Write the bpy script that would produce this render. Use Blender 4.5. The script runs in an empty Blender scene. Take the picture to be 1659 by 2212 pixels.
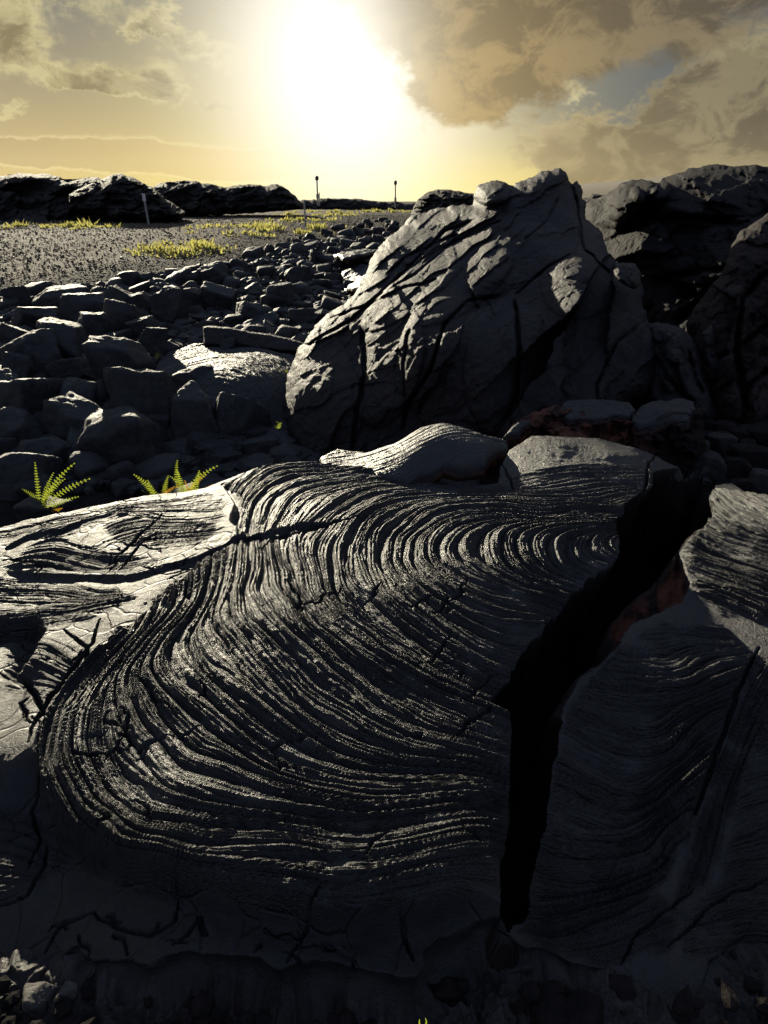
import bpy, math, random
import numpy as np
from mathutils import Vector, Matrix, Euler

# ------------------------------------------------------------------ camera
F, CX, CY = 1534.0, 829.5, 1106.0          # focal length and centre in photo units (1659 x 2212)
PITCH = math.atan(671.0 / F)
CAM = np.array([0.0, 0.0, 1.5])
sc = bpy.context.scene
col = sc.collection
cd = bpy.data.cameras.new('camera'); cam = bpy.data.objects.new('camera', cd); col.objects.link(cam)
cam.location = CAM
cam.rotation_euler = (math.pi / 2 - PITCH, 0, 0)
cd.sensor_fit = 'HORIZONTAL'; cd.sensor_width = 36.0; cd.lens = 36.0 * F / 1659.0
cd.clip_start = 0.05; cd.clip_end = 20000
sc.camera = cam
sc.render.resolution_x, sc.render.resolution_y = 768, 1024

def ray(px, py):
    dx = (np.asarray(px, float) - CX) / F; dy = (CY - np.asarray(py, float)) / F
    cp, sp = math.cos(PITCH), math.sin(PITCH)
    return np.stack([dx + 0 * dy, cp + sp * dy, -sp + cp * dy], -1)
def at_z(px, py, z):
    r = ray(px, py); t = (z - CAM[2]) / r[..., 2]
    return CAM + r * t[..., None]
def at_y(px, py, Y):
    r = ray(px, py); t = Y / r[..., 1]
    return CAM + r * t[..., None]

# ------------------------------------------------------------------ exposure, sun, world
sc.view_settings.view_transform = 'Standard'; sc.view_settings.look = 'None'
sc.view_settings.gamma = 1; sc.view_settings.exposure = 1.0
sc.cycles.max_bounces = 5; sc.cycles.diffuse_bounces = 2; sc.cycles.glossy_bounces = 2
sc.cycles.transparent_max_bounces = 6
sc.cycles.use_denoising = True
sc.cycles.sample_clamp_indirect = 4

SUN_AZ, SUN_EL = math.radians(-25), math.radians(13.5)      # azimuth from +Y towards +X
sd = bpy.data.lights.new('sun', 'SUN'); so = bpy.data.objects.new('sun', sd); col.objects.link(so)
sd.energy = 4.3; sd.angle = math.radians(0.6); sd.color = (1.0, 0.90, 0.68)
sdir = Vector((math.sin(SUN_AZ) * math.cos(SUN_EL), math.cos(SUN_AZ) * math.cos(SUN_EL), math.sin(SUN_EL)))
so.rotation_euler = sdir.to_track_quat('Z', 'Y').to_euler()
so.location = (0, 30, 40)

class NT:
    """small helper for writing shader maths"""
    def __init__(s, tree): s.t = tree; s.n = tree.nodes; s.l = tree.links
    def new(s, kind, **k):
        nd = s.n.new(kind)
        for a, b in k.items(): setattr(nd, a, b)
        return nd
    def put(s, sock, v):
        if isinstance(v, (int, float)): sock.default_value = v
        elif isinstance(v, (tuple, list)):
            sock.default_value = tuple(v) + ((1.0,) if len(v) == 3 and len(sock.default_value) == 4 else ())
        else: s.l.new(v, sock)
    def m(s, op, a, b=0.0, c=0.0, clamp=False):
        nd = s.new('ShaderNodeMath', operation=op, use_clamp=clamp)
        s.put(nd.inputs[0], a); s.put(nd.inputs[1], b)
        if op in ('MULTIPLY_ADD', 'SMOOTH_MIN', 'SMOOTH_MAX'): s.put(nd.inputs[2], c)
        return nd.outputs[0]
    def vm(s, op, a, b=(0, 0, 0)):
        nd = s.new('ShaderNodeVectorMath', operation=op)
        s.put(nd.inputs[0], a); s.put(nd.inputs[1], b); return nd
    def mix(s, f, a, b, mode='MIX'):
        nd = s.new('ShaderNodeMix', data_type='RGBA', blend_type=mode)
        s.put(nd.inputs[0], f); s.put(nd.inputs[6], a); s.put(nd.inputs[7], b); return nd.outputs[2]
    def noise(s, vec, scale, detail=4, rough=.55, dist=0.0):
        nd = s.new('ShaderNodeTexNoise'); s.put(nd.inputs['Vector'], vec)
        nd.inputs['Scale'].default_value = scale; nd.inputs['Detail'].default_value = detail
        nd.inputs['Roughness'].default_value = rough; nd.inputs['Distortion'].default_value = dist
        return nd.outputs['Fac']
    def ss(s, v, a, b):
        nd = s.new('ShaderNodeMapRange', interpolation_type='SMOOTHSTEP'); s.put(nd.inputs[0], v)
        nd.inputs[1].default_value = a; nd.inputs[2].default_value = b; return nd.outputs[0]

world = bpy.data.worlds.new('World'); sc.world = world; world.use_nodes = True
world.cycles.sampling_method = 'MANUAL'; world.cycles.sample_map_resolution = 512
W = NT(world.node_tree); W.n.clear()
tc = W.new('ShaderNodeTexCoord'); D = W.vm('NORMALIZE', tc.outputs['Generated']).outputs[0]
sx = W.new('ShaderNodeSeparateXYZ'); W.put(sx.inputs[0], D)
AZ = W.m('ARCTAN2', sx.outputs[0], sx.outputs[1]); EL = W.m('ARCSINE', sx.outputs[2])
def azel(px, py):
    r = ray(px, py); r = r / np.linalg.norm(r)
    return float(math.atan2(r[0], r[1])), float(math.asin(r[2]))
nish = W.new('ShaderNodeTexSky', sky_type='NISHITA'); nish.sun_disc = False
nish.sun_elevation = SUN_EL; nish.sun_rotation = SUN_AZ
nish.air_density = 1.0; nish.dust_density = 2.0; nish.ozone_density = 1.0
WP = W.vm('MULTIPLY', D, (1.0, 1.0, 1.5)).outputs[0]
def nzc(scale, detail, seedv):
    nd = W.new('ShaderNodeTexNoise'); W.put(nd.inputs['Vector'], W.vm('ADD', WP, (seedv, seedv * .7, 0)).outputs[0]); nd.inputs['Scale'].default_value = scale
    nd.inputs['Detail'].default_value = detail; nd.inputs['Roughness'].default_value = .62
    return nd.outputs['Fac']
AZ0, EL0 = AZ, EL
AZW = W.m('ADD', AZ, W.m('ADD', W.m('MULTIPLY', W.m('SUBTRACT', nzc(9, 8, 0), .5), .20), W.m('MULTIPLY', W.m('SUBTRACT', nzc(40, 6, 5), .5), .03)))
ELW = W.m('ADD', EL, W.m('ADD', W.m('MULTIPLY', W.m('SUBTRACT', nzc(9, 8, 3), .5), .11), W.m('MULTIPLY', W.m('SUBTRACT', nzc(40, 6, 8), .5), .025)))
def ell(px, py, rx, ry, rot=0.0, soft=1.0):
    """soft bump at a sky direction; rx, ry in photo units"""
    a, e = azel(px, py); k = 1 / F
    da = W.m('SUBTRACT', AZ, a); de = W.m('SUBTRACT', EL, e)
    c, s_ = math.cos(math.radians(rot)), math.sin(math.radians(rot))
    u = W.m('ADD', W.m('MULTIPLY', da, c), W.m('MULTIPLY', de, s_)); v = W.m('SUBTRACT', W.m('MULTIPLY', de, c), W.m('MULTIPLY', da, s_))
    u = W.m('DIVIDE', u, rx * k); v = W.m('DIVIDE', v, ry * k)
    q = W.m('ADD', W.m('MULTIPLY', u, u), W.m('MULTIPLY', v, v))
    return W.m('EXPONENT', W.m('MULTIPLY', q, -soft))
def total(lst):
    r = lst[0]
    for x in lst[1:]: r = W.m('ADD', r, x)
    return r
nsk = W.mix(1.0, nish.outputs[0], (0.0012, 0.0015, 0.0025), 'MULTIPLY')
up = W.ss(EL, -0.02, 0.22)
side = W.ss(AZ, -0.45, 0.1)
tone = W.mix(up, (0.48, 0.36, 0.13), (0.105, 0.112, 0.10))
blue = total([ell(1570, 100, 200, 110), ell(1500, -60, 300, 110, 0, .8), ell(1250, 230, 260, 90, 0, 1)])
tone = W.mix(W.m('MINIMUM', W.m('MULTIPLY', blue, .9), 1.0), tone, (0.07, 0.095, 0.12))
cor = W.m('MAXIMUM', W.m('MULTIPLY', W.ss(AZ, .22, .5), W.ss(EL, .12, .26)), W.m('MULTIPLY', W.ss(AZ, -.30, -.52), W.ss(EL, .14, .26)))
tone = W.mix(W.m('MULTIPLY', cor, .7), tone, (0.10, 0.125, 0.14))
zen = W.ss(EL, 0.36, 0.75)
tone = W.mix(zen, tone, (0.17, 0.23, 0.38))
back = W.ss(sx.outputs[1], 0.25, -0.35)
tone = W.mix(back, tone, (0.17, 0.21, 0.33))
sky = W.mix(1.0, nsk, tone, 'ADD')
halo = ell(760, 240, 340, 230, 0, 1.2)
sky = W.mix(W.m('MULTIPLY', halo, .72), sky, (0.95, 0.80, 0.34))
low = ell(790, 425, 430, 75, 0, 1.0)
sky = W.mix(W.m('MULTIPLY', low, .95), sky, (1.05, 0.86, 0.22))
# clouds
mp = W.vm('MULTIPLY', D, (1.0, 1.0, 1.5)).outputs[0]
AZ, EL = AZW, ELW; n1 = W.noise(mp, 13, 10, .60, .25); n2 = W.noise(mp, 34.0, 9, .65, .3)
nz = W.m('ADD', W.m('MULTIPLY', W.m('SUBTRACT', n1, .5), 1.6), W.m('MULTIPLY', W.m('SUBTRACT', n2, .5), 1.1))
m_big = total([ell(1050, 10, 190, 120), ell(1250, -30, 330, 90, -8), ell(1020, 130, 110, 60), ell(1180, -200, 600, 150), ell(1130, 130, 130, 60, 25)])
m_right = total([ell(1640, 180, 170, 110, 25), ell(1460, 300, 170, 60, 15), ell(1620, 320, 230, 70), ell(1270, 280, 70, 30), ell(1330, 345, 140, 40), ell(1500, 230, 80, 40, 25)])
m_left = total([ell(10, 30, 120, 70, 10), ell(40, 110, 50, 40), ell(200, 172, 80, 26, 0), ell(320, 155, 58, 34), ell(170, 205, 60, 12), ell(240, 195, 40, 14), ell(390, 75, 130, 22, -22), ell(290, 48, 40, 12), ell(10, 250, 30, 12), ell(465, 225, 60, 9, -12), ell(1225, 205, 35, 18)])
AZ, EL = AZ0, W.m('ADD', EL0, W.m('MULTIPLY', W.m('SUBTRACT', nzc(14, 8, 11), .5), .035))
m_band = total([ell(60, 330, 330, 22, -2), ell(380, 345, 260, 26, -4), ell(640, 355, 200, 26, -4)])
def dens(mask, lo, hi, k=1.0):
    return W.ss(W.m('ADD', mask, W.m('MULTIPLY', nz, k)), lo, hi)
AZ, EL = AZ0, EL0
cc = W.m('SUBTRACT', 1.0, ell(640, 130, 200, 320, 0, 1.2))
d_big = W.m('MULTIPLY', dens(m_big, .24, .80, .45), cc); d_right = dens(m_right, .28, .66, .95); d_left = dens(m_left, .28, .85, .95)
d_band = dens(m_band, .45, .60, .30)
# light side of a cloud: denser noise sampled a little towards the sun
d2 = W.noise(mp, 15.0, 12, .66, .5)
shade = W.ss(d2, .42, .57)
thin = W.m('SUBTRACT', 1.0, dens(m_right, .42, .95, .95))
near = ell(770, 240, 390, 250, 0, 1.0)
ccol = W.mix(W.m('MULTIPLY', W.m('ADD', W.m('MULTIPLY', shade, .6), W.m('MULTIPLY', thin, .6)), 1.0, clamp=True), (0.055, 0.052, 0.045), (0.30, 0.26, 0.155))
ccol = W.mix(W.m('MULTIPLY', near, .6), ccol, (0.85, 0.60, 0.22))
bigcol = W.mix(shade, (0.065, 0.058, 0.048), (0.17, 0.14, 0.095))
bigcol = W.mix(W.m('MULTIPLY', W.m('MULTIPLY', near, W.m('ADD', .55, W.m('MULTIPLY', shade, .4))), .95), bigcol, (0.62, 0.42, 0.15))
bcol = W.mix(near, (0.36, 0.28, 0.15), (0.95, 0.66, 0.20))
sky = W.mix(W.m('MULTIPLY', d_band, .5), sky, bcol)
edge = W.m('MULTIPLY', dens(m_band, .25, .52, .30), W.m('SUBTRACT', 1.0, d_band))
sky = W.mix(W.m('MULTIPLY', edge, .4), sky, (0.95, 0.82, 0.42))
sky = W.mix(W.m('MULTIPLY', d_right, .92), sky, ccol)
thl = W.m('SUBTRACT', 1.0, dens(m_left, .65, 1.35, .95))
lit = W.mix(W.m('MULTIPLY', W.m('ADD', W.m('MULTIPLY', shade, .5), W.m('MULTIPLY', thl, .6)), 1.0, clamp=True), (0.20, 0.16, 0.08), (0.66, 0.58, 0.30))
sky = W.mix(W.m('MULTIPLY', d_left, .8), sky, lit)
sky = W.mix(W.m('MULTIPLY', d_big, .95), sky, bigcol)
glow2 = ell(755, 150, 260, 210, 0, 1.0)
sky = W.mix(W.m('MULTIPLY', glow2, W.m('SUBTRACT', .7, W.m('MULTIPLY', d_big, .65))), sky, (1.0, .92, .66))
core = ell(748, 140, 170, 215, 0, 1.0)
sky = W.mix(W.m('MULTIPLY', W.m('POWER', core, .8), W.m('SUBTRACT', 1.0, W.m('MULTIPLY', d_big, .9)), clamp=True), sky, (1.35, 1.3, 1.22))
lowg = W.ss(EL, -0.01, -0.06)
sky = W.mix(lowg, sky, (0.03, 0.03, 0.03))
bg = W.new('ShaderNodeBackground'); W.put(bg.inputs[0], sky); bg.inputs[1].default_value = 0.5
wo = W.new('ShaderNodeOutputWorld'); W.l.new(bg.outputs[0], wo.inputs[0])

# ------------------------------------------------------------------ numpy noise and small maths
rs = np.random.RandomState(7)
PERM = rs.permutation(4096)
GR = rs.normal(size=(4096, 3)); GR /= np.linalg.norm(GR, axis=1)[:, None]
GR = GR.astype(np.float32)
def noise3(x, y, z):
    x, y, z = np.broadcast_arrays(np.asarray(x, np.float32), np.asarray(y, np.float32), np.asarray(z, np.float32))
    xi, yi, zi = np.floor(x).astype(np.int64), np.floor(y).astype(np.int64), np.floor(z).astype(np.int64)
    fx, fy, fz = x - xi, y - yi, z - zi
    u, v, w = [f * f * f * (f * (f * 6 - 15) + 10) for f in (fx, fy, fz)]
    out = 0
    for i in (0, 1):
        hx = PERM[(xi + i) & 4095]; wx = u if i else 1 - u
        for j in (0, 1):
            hy = PERM[(hx + yi + j) & 4095]; wy = v if j else 1 - v
            for k in (0, 1):
                g = GR[PERM[(hy + zi + k) & 4095]]
                out = out + wx * wy * (w if k else 1 - w) * (g[..., 0] * (fx - i) + g[..., 1] * (fy - j) + g[..., 2] * (fz - k))
    return out * 1.6
def fbm(x, y, z, o=4, gain=.5, ridged=False):
    a, s, r = 1.0, 0, 0
    for k in range(o):
        n = noise3(x * 2 ** k + 17.3 * k, y * 2 ** k + 5.1 * k, z * 2 ** k - 9.7 * k)
        if ridged: n = 1 - 2 * np.abs(n)
        r = r + a * n; s += a; a *= gain
    return r / s
def sst(x, a, b):
    t = np.clip((x - a) / (b - a), 0, 1); return t * t * (3 - 2 * t)
def tps_fit(P, v, lam=0.0):
    P = np.asarray(P, float); n = len(P)
    d = np.linalg.norm(P[:, None] - P[None], axis=2); K = np.where(d > 0, d * d * np.log(d + 1e-12), 0) + lam * np.eye(n)
    A = np.zeros((n + 3, n + 3)); A[:n, :n] = K; A[:n, n] = 1; A[:n, n + 1:] = P; A[n, :n] = 1; A[n + 1:, :n] = P.T
    s = np.linalg.lstsq(A, np.concatenate([v, [0, 0, 0]]), rcond=None)[0]
    return P, s
def tps(fit, x, y):
    P, s = fit; x = np.asarray(x, float); y = np.asarray(y, float); r = s[-3] + s[-2] * x + s[-1] * y
    for (a, b), w in zip(P, s[:-3]):
        q = (x - a) ** 2 + (y - b) ** 2 + 1e-12
        r = r + (0.5 * w) * q * np.log(q)
    return r
def seg_dist(x, y, pts, closed=False, signed=True):
    """distance to a polyline; sign + inside a closed polygon, else + on the left side"""
    pts = np.asarray(pts, float); n = len(pts); best = np.full(np.shape(x), 1e9); sgn = np.ones(np.shape(x)); tt = np.zeros(np.shape(x))
    ins = np.zeros(np.shape(x), bool)
    L = 0.0
    for i in range(n if closed else n - 1):
        a, b = pts[i], pts[(i + 1) % n]; e = b - a; le = math.hypot(*e) + 1e-12
        t = np.clip(((x - a[0]) * e[0] + (y - a[1]) * e[1]) / le ** 2, 0, 1)
        d = np.hypot(x - a[0] - t * e[0], y - a[1] - t * e[1])
        m = d < best; best = np.where(m, d, best); tt = np.where(m, L + t * le, tt)
        cr = e[0] * (y - a[1]) - e[1] * (x - a[0]); sgn = np.where(m, np.sign(cr), sgn); L += le
        if closed:
            c = ((a[1] > y) != (b[1] > y)) & (x < (b[0] - a[0]) * (y - a[1]) / (b[1] - a[1] + 1e-12) + a[0]); ins ^= c
    if closed: return np.where(ins, best, -best), tt / L
    return best * sgn, tt / L

# ------------------------------------------------------------------ mesh helpers
def mesh_np(name, V, Q, mat, attrs=None, smooth=True):
    me = bpy.data.meshes.new(name); V = np.asarray(V, np.float32); Q = np.asarray(Q, np.int32); k = Q.shape[1]
    me.vertices.add(len(V)); me.vertices.foreach_set('co', V.ravel())
    me.loops.add(Q.size); me.loops.foreach_set('vertex_index', Q.ravel())
    me.polygons.add(len(Q)); me.polygons.foreach_set('loop_start', np.arange(0, Q.size, k, dtype=np.int32))
    me.polygons.foreach_set('loop_total', np.full(len(Q), k, np.int32))
    me.polygons.foreach_set('use_smooth', np.full(len(Q), smooth))
    me.update(calc_edges=True)
    for nm, a in (attrs or {}).items():
        at = me.attributes.new(nm, 'FLOAT', 'POINT'); at.data.foreach_set('value', np.asarray(a, np.float32))
    me.materials.append(mat); return me
def link(name, me, parent=None, label=None, cat=None, group=None, kind=None, loc=None):
    o = bpy.data.objects.new(name, me); col.objects.link(o)
    if parent is not None: o.parent = parent
    if loc is not None: o.location = loc
    if label: o['label'] = label
    if cat: o['category'] = cat
    if group: o['group'] = group
    if kind: o['kind'] = kind
    return o
def submesh(name, V, Q, sel, mat, attrs=None):
    """the faces sel of (V,Q) as a mesh with its origin at its own base"""
    q = Q[sel]; used, inv = np.unique(q.ravel(), return_inverse=True)
    v = V[used]; org = np.array([v[:, 0].mean(), v[:, 1].mean(), v[:, 2].min()])
    me = mesh_np(name, v - org, inv.reshape(q.shape), mat, {k: a[used] for k, a in (attrs or {}).items()})
    return me, org
def grid_quads(nx, ny):
    i = np.arange(nx * ny).reshape(ny, nx)
    return np.stack([i[:-1, :-1], i[:-1, 1:], i[1:, 1:], i[1:, :-1]], -1).reshape(-1, 4)

# ------------------------------------------------------------------ materials
def lava_mat(name, c1, c2, rough=.5, grain=260.0, grain_d=.0018, mid=34.0, mid_d=.006, rust=None, crack=0.0, spec=.5, crack_s=6.0):
    m = bpy.data.materials.new(name); m.use_nodes = True; N = NT(m.node_tree); N.n.clear()
    g = N.new('ShaderNodeNewGeometry').outputs['Position']
    b = N.new('ShaderNodeBsdfPrincipled'); o = N.new('ShaderNodeOutputMaterial'); N.l.new(b.outputs[0], o.inputs[0])
    lo = N.noise(g, 2.3, 5, .6); hi = N.noise(g, 22.0, 5, .65)
    f = N.ss(N.m('ADD', N.m('MULTIPLY', lo, .6), N.m('MULTIPLY', hi, .4)), .38, .62)
    c = N.mix(f, c1, c2)
    if rust:
        at = N.new('ShaderNodeAttribute', attribute_name='rust').outputs['Fac']
        rn = N.m('MULTIPLY', at, N.ss(N.noise(g, 9.0, 5, .6), .35, .6))
        c = N.mix(rn, c, rust)
    N.put(b.inputs['Base Color'], c)
    r = N.m('ADD', rough, N.m('MULTIPLY', N.m('SUBTRACT', N.noise(g, 60, 3), .5), .35))
    N.put(b.inputs['Roughness'], r); b.inputs['Specular IOR Level'].default_value = spec
    cords = None
    if name.startswith('lava_crust') or name.startswith('lava_skin'):
        cp_ = N.new('ShaderNodeAttribute', attribute_name='cord').outputs['Fac']; cw = N.new('ShaderNodeAttribute', attribute_name='cordw').outputs['Fac']
        v1 = N.m('ADD', N.m('MULTIPLY', cp_, 11.0), N.m('MULTIPLY', N.noise(g, 5.0, 3, .6), 5.0)); v2 = N.m('ADD', N.m('MULTIPLY', cp_, 24.0), N.m('MULTIPLY', N.noise(g, 9.0, 3, .6), 9.0))
        h1 = N.m('POWER', N.m('ABSOLUTE', N.m('SINE', N.m('MULTIPLY', v1, 3.14159))), .6); h2 = N.m('ABSOLUTE', N.m('SINE', N.m('MULTIPLY', v2, 3.14159)))
        hh_ = N.m('ADD', h1, N.m('MULTIPLY', h2, .4))
        hh_ = N.m('MULTIPLY', N.m('MULTIPLY', hh_, cw), N.ss(N.noise(g, 7.0, 3, .6), .3, .6))
        cords = N.new('ShaderNodeBump'); cords.inputs['Strength'].default_value = 1; cords.inputs['Distance'].default_value = .009; N.put(cords.inputs['Height'], hh_)
    b1 = N.new('ShaderNodeBump'); b1.inputs['Strength'].default_value = 1; b1.inputs['Distance'].default_value = mid_d
    N.put(b1.inputs['Height'], N.noise(g, mid, 6, .65))
    if cords: N.l.new(cords.outputs[0], b1.inputs['Normal'])
    b2 = N.new('ShaderNodeBump'); b2.inputs['Strength'].default_value = 1; b2.inputs['Distance'].default_value = grain_d
    N.put(b2.inputs['Height'], N.noise(g, grain, 3, .7)); N.l.new(b1.outputs[0], b2.inputs['Normal'])
    out = b2
    if crack > 0:
        wv = N.vm('ADD', g, N.vm('SCALE', N.new('ShaderNodeTexNoise').outputs['Color']).outputs[0]).outputs[0]
        nz_ = N.new('ShaderNodeTexNoise'); N.put(nz_.inputs['Vector'], g); nz_.inputs['Scale'].default_value = 3.0
        off = N.vm('MULTIPLY', nz_.outputs['Color'], (.35, .35, .35)).outputs[0]
        wv = N.vm('ADD', g, off).outputs[0]
        vo = N.new('ShaderNodeTexVoronoi', feature='DISTANCE_TO_EDGE'); N.put(vo.inputs['Vector'], wv); vo.inputs['Scale'].default_value = crack_s
        h = N.ss(vo.outputs['Distance'], 0.0, .05)
        b3 = N.new('ShaderNodeBump'); b3.inputs['Strength'].default_value = 1; b3.inputs['Distance'].default_value = crack
        N.put(b3.inputs['Height'], h); N.l.new(out.outputs[0], b3.inputs['Normal']); out = b3
    N.l.new(out.outputs[0], b.inputs['Normal'])
    return m
M_rope = lava_mat('lava_crust', (.0115, .0115, .011), (.029, .028, .026), .38, 260, .004, 70, .007, rust=(.10, .035, .02))
M_smooth = lava_mat('lava_skin', (.0095, .010, .0105), (.022, .022, .0215), .52, 220, .007, 30, .014, rust=(.10, .035, .02), crack=.007, crack_s=6.5, spec=.45)
M_floor = lava_mat('crevice_rock', (.008, .007, .0065), (.022, .017, .015), .9, 120, .003, 25, .012, rust=(.13, .052, .033), spec=.1)
M_rock = lava_mat('tumulus_rock', (.015, .0125, .012), (.033, .0275, .0255), .65, 150, .007, 26, .014, rust=(.12, .06, .045), crack=.006, crack_s=2.6, spec=.25)
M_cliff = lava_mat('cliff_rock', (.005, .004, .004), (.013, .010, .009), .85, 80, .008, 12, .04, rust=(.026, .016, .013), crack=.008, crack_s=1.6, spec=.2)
M_boulder = lava_mat('boulder_basalt', (.018, .019, .0195), (.044, .044, .042), .65, 140, .005, 26, .020, spec=.3)
M_pebble = lava_mat('gravel_stone', (.045, .037, .027), (.13, .10, .066), .65, 60, .004, 26, .006, spec=.4)
M_ground = lava_mat('cinder_ground', (.018, .016, .014), (.045, .038, .03), .95, 30, .03, 6, .06, spec=.1)
M_hill = lava_mat('old_flow', (.018, .016, .014), (.040, .036, .030), .8, 12, .05, 3, .2, spec=.25)

FLOOR_Z = -.42
# ================================================================== FAR GROUND
def Gz(x, y):
    x = np.asarray(x, float); y = np.asarray(y, float)
    z = FLOOR_Z + .42 * sst(y, 4.8, 8.0) + .80 * sst(y, 7.5, 24)
    z = z + .03 * fbm(x * .9, y * .9, 0 * x + 1, 3)
    r = sst(x, .6, 2.2) * (1 - sst(y, 5, 9)) * -.12
    return z + r
def g_at(px, py):
    """where the line of sight through a photo point meets the ground"""
    px, py = np.broadcast_arrays(np.asarray(px, float), np.asarray(py, float)); r = ray(px, py); lo, hi = np.full(px.shape, 2.0), np.full(px.shape, 400.0)
    for _ in range(34):
        m = .5 * (lo + hi); p = CAM + r * (m / r[..., 1])[..., None]; ab = p[..., 2] > Gz(p[..., 0], p[..., 1]); lo = np.where(ab, m, lo); hi = np.where(ab, hi, m)
    return CAM + r * (hi / r[..., 1])[..., None]
# ================================================================== THE NEAR CRUST
CP = [  # photo x, photo y, height of the crust there
 (440,1055,.10),(560,1012,.20),(680,1000,.22),(800,1012,.21),(905,1042,.18),(1010,1050,.19),(1080,1040,.22),(1110,975,.29),(1160,944,.33),(1290,950,.31),(1400,975,.27),(1462,1008,.2),
 (1200,1020,.27),(1380,1050,.25),(1300,1110,.235),(1310,1180,.215),(1000,1110,.235),(1000,1200,.205),(700,1080,.235),(700,1180,.205),(545,1160,.19),(480,1110,.165),(800,1300,.17),(1100,1300,.165),(1150,1380,.13),
 (600,1300,.165),(420,1260,.145),(330,1330,.12),(200,1230,.055),(0,1250,.0),(150,1380,.03),(300,1150,.12),(200,1180,.075),(120,1150,.06),
 (300,1450,.11),(450,1450,.12),(600,1500,.115),(900,1500,.11),(1090,1500,.10),(200,1550,.07),(120,1500,.03),(70,1600,.03),
 (250,1700,.035),(450,1650,.085),(600,1700,.07),(900,1700,.068),(1090,1700,.058),(110,1700,.0),(350,1850,.045),(700,1880,.055),(1080,1880,.048),(220,1840,.0),
 (100,1960,-.10),(300,1950,-.01),(600,1985,.03),(850,2000,.028),(600,2060,.015),(150,2050,-.125),(850,2060,.015),
 (0,1140,.02),(150,1105,.07),(300,1075,.10),(0,1380,-.02),(0,1550,-.01),(40,1480,-.01),(0,1700,-.03),(0,1900,-.10),(100,1850,-.05),
 (1480,1200,.17),(1560,1080,.22),(1659,1100,.25),(1659,1250,.19),(1500,1300,.12),(1400,1380,.09),(1600,1400,.08),(1300,1450,.05),(1500,1500,.05),(1250,1600,.01),(1450,1700,-.03),
 (1200,1850,-.05),(1400,1900,-.08),(1150,1950,-.07),(1580,1480,.05),(1659,1450,.07),(1659,1600,-.03),(1600,1750,-.07),(1659,1900,-.13),(1500,2000,-.12),(1400,2060,-.12),(1200,2060,-.10),
 (500,2200,-.04),(100,2200,-.17),(900,2200,-.02),(1300,2200,-.16),(1600,2200,-.2),(500,2500,-.05),(1300,2500,-.2),(-150,1200,.02),(-150,1600,.0),(-150,2000,-.15),(1800,1200,.22),(1800,1700,-.05),(1800,2100,-.25),
 (60,1300,-.01)]
cp = np.array([at_z(a, b, c) for a, b, c in CP])
BF = tps_fit(cp[:, :2], cp[:, 2], .004)
def Bz(x, y): return tps(BF, x, y)
def on_b(pts, fn=None):
    """photo points -> ground-plan points on the crust surface"""
    p = np.array([q[:2] for q in pts], float); z = np.full(len(p), .05)
    for _ in range(14):
        w = at_z(p[:, 0], p[:, 1], z); z = .5 * z + .5 * np.clip(Bz(w[:, 0], w[:, 1]), -.6, .5)
    return at_z(p[:, 0], p[:, 1], z)[:, :2]

FAR_EDGE = [(-260,1160),(-120,1150),(0,1138),(60,1122),(150,1106),(240,1088),(300,1076),(360,1068),(440,1056),(480,1040),(560,1012),(620,1003),(680,1000),(790,1012),(850,1015),(905,1042),(1010,1050),(1075,1042),(1083,1010),(1106,975),(1146,943),(1220,945),(1290,950),(1400,975),(1466,1006)]
CRACK = [(1470,1004),(1440,1012),(1412,1022),(1408,1048),(1378,1078),(1352,1102),(1332,1132),(1336,1160),(1338,1196),(1310,1238),(1268,1258),(1238,1292),(1205,1330),(1178,1362),(1150,1395),(1130,1422),(1108,1462),(1102,1482),(1070,1505),(1066,1520),(1112,1548),(1112,1600),(1104,1680),(1098,1760),(1092,1850),(1086,1930),(1084,1975),(1098,2010),
         (1120,1985),(1130,1950),(1142,1890),(1152,1830),(1170,1760),(1182,1690),(1200,1640),(1204,1590),(1215,1530),(1240,1490),(1262,1468),(1300,1430),(1335,1388),(1318,1368),(1326,1338),(1352,1312),(1380,1290),(1408,1268),(1430,1244),(1448,1218),(1466,1190),(1496,1150),(1536,1120),(1530,1085),(1540,1062),(1545,1030),(1530,1000)]
far_w = on_b(FAR_EDGE); crack_w = on_b(CRACK)
# right slab far edge
RFAR = on_b([(1530,1000),(1545,1050),(1580,1042),(1620,1068),(1659,1078),(1760,1090),(1900,1100)])
near_poly = np.vstack([far_w, RFAR, [[3.6, .2], [-3.6, .2]]])

x0, x1, y0, y1, ST = -2.75, 2.95, .42, 4.75, .0036
xs = np.arange(x0, x1, ST); ys = np.arange(y0, y1, ST)
X, Y = np.meshgrid(xs, ys); 
# trim to what the frame can show, with a margin
keep = (np.abs(X) < .62 * Y + .35)
Zb = np.zeros_like(X); Zb[keep] = Bz(X[keep], Y[keep])
kx, ky = X[keep], Y[keep]
def full(a, fill=0.0):
    r = np.full(X.shape, fill, np.float64); r[keep] = a; return r

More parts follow.
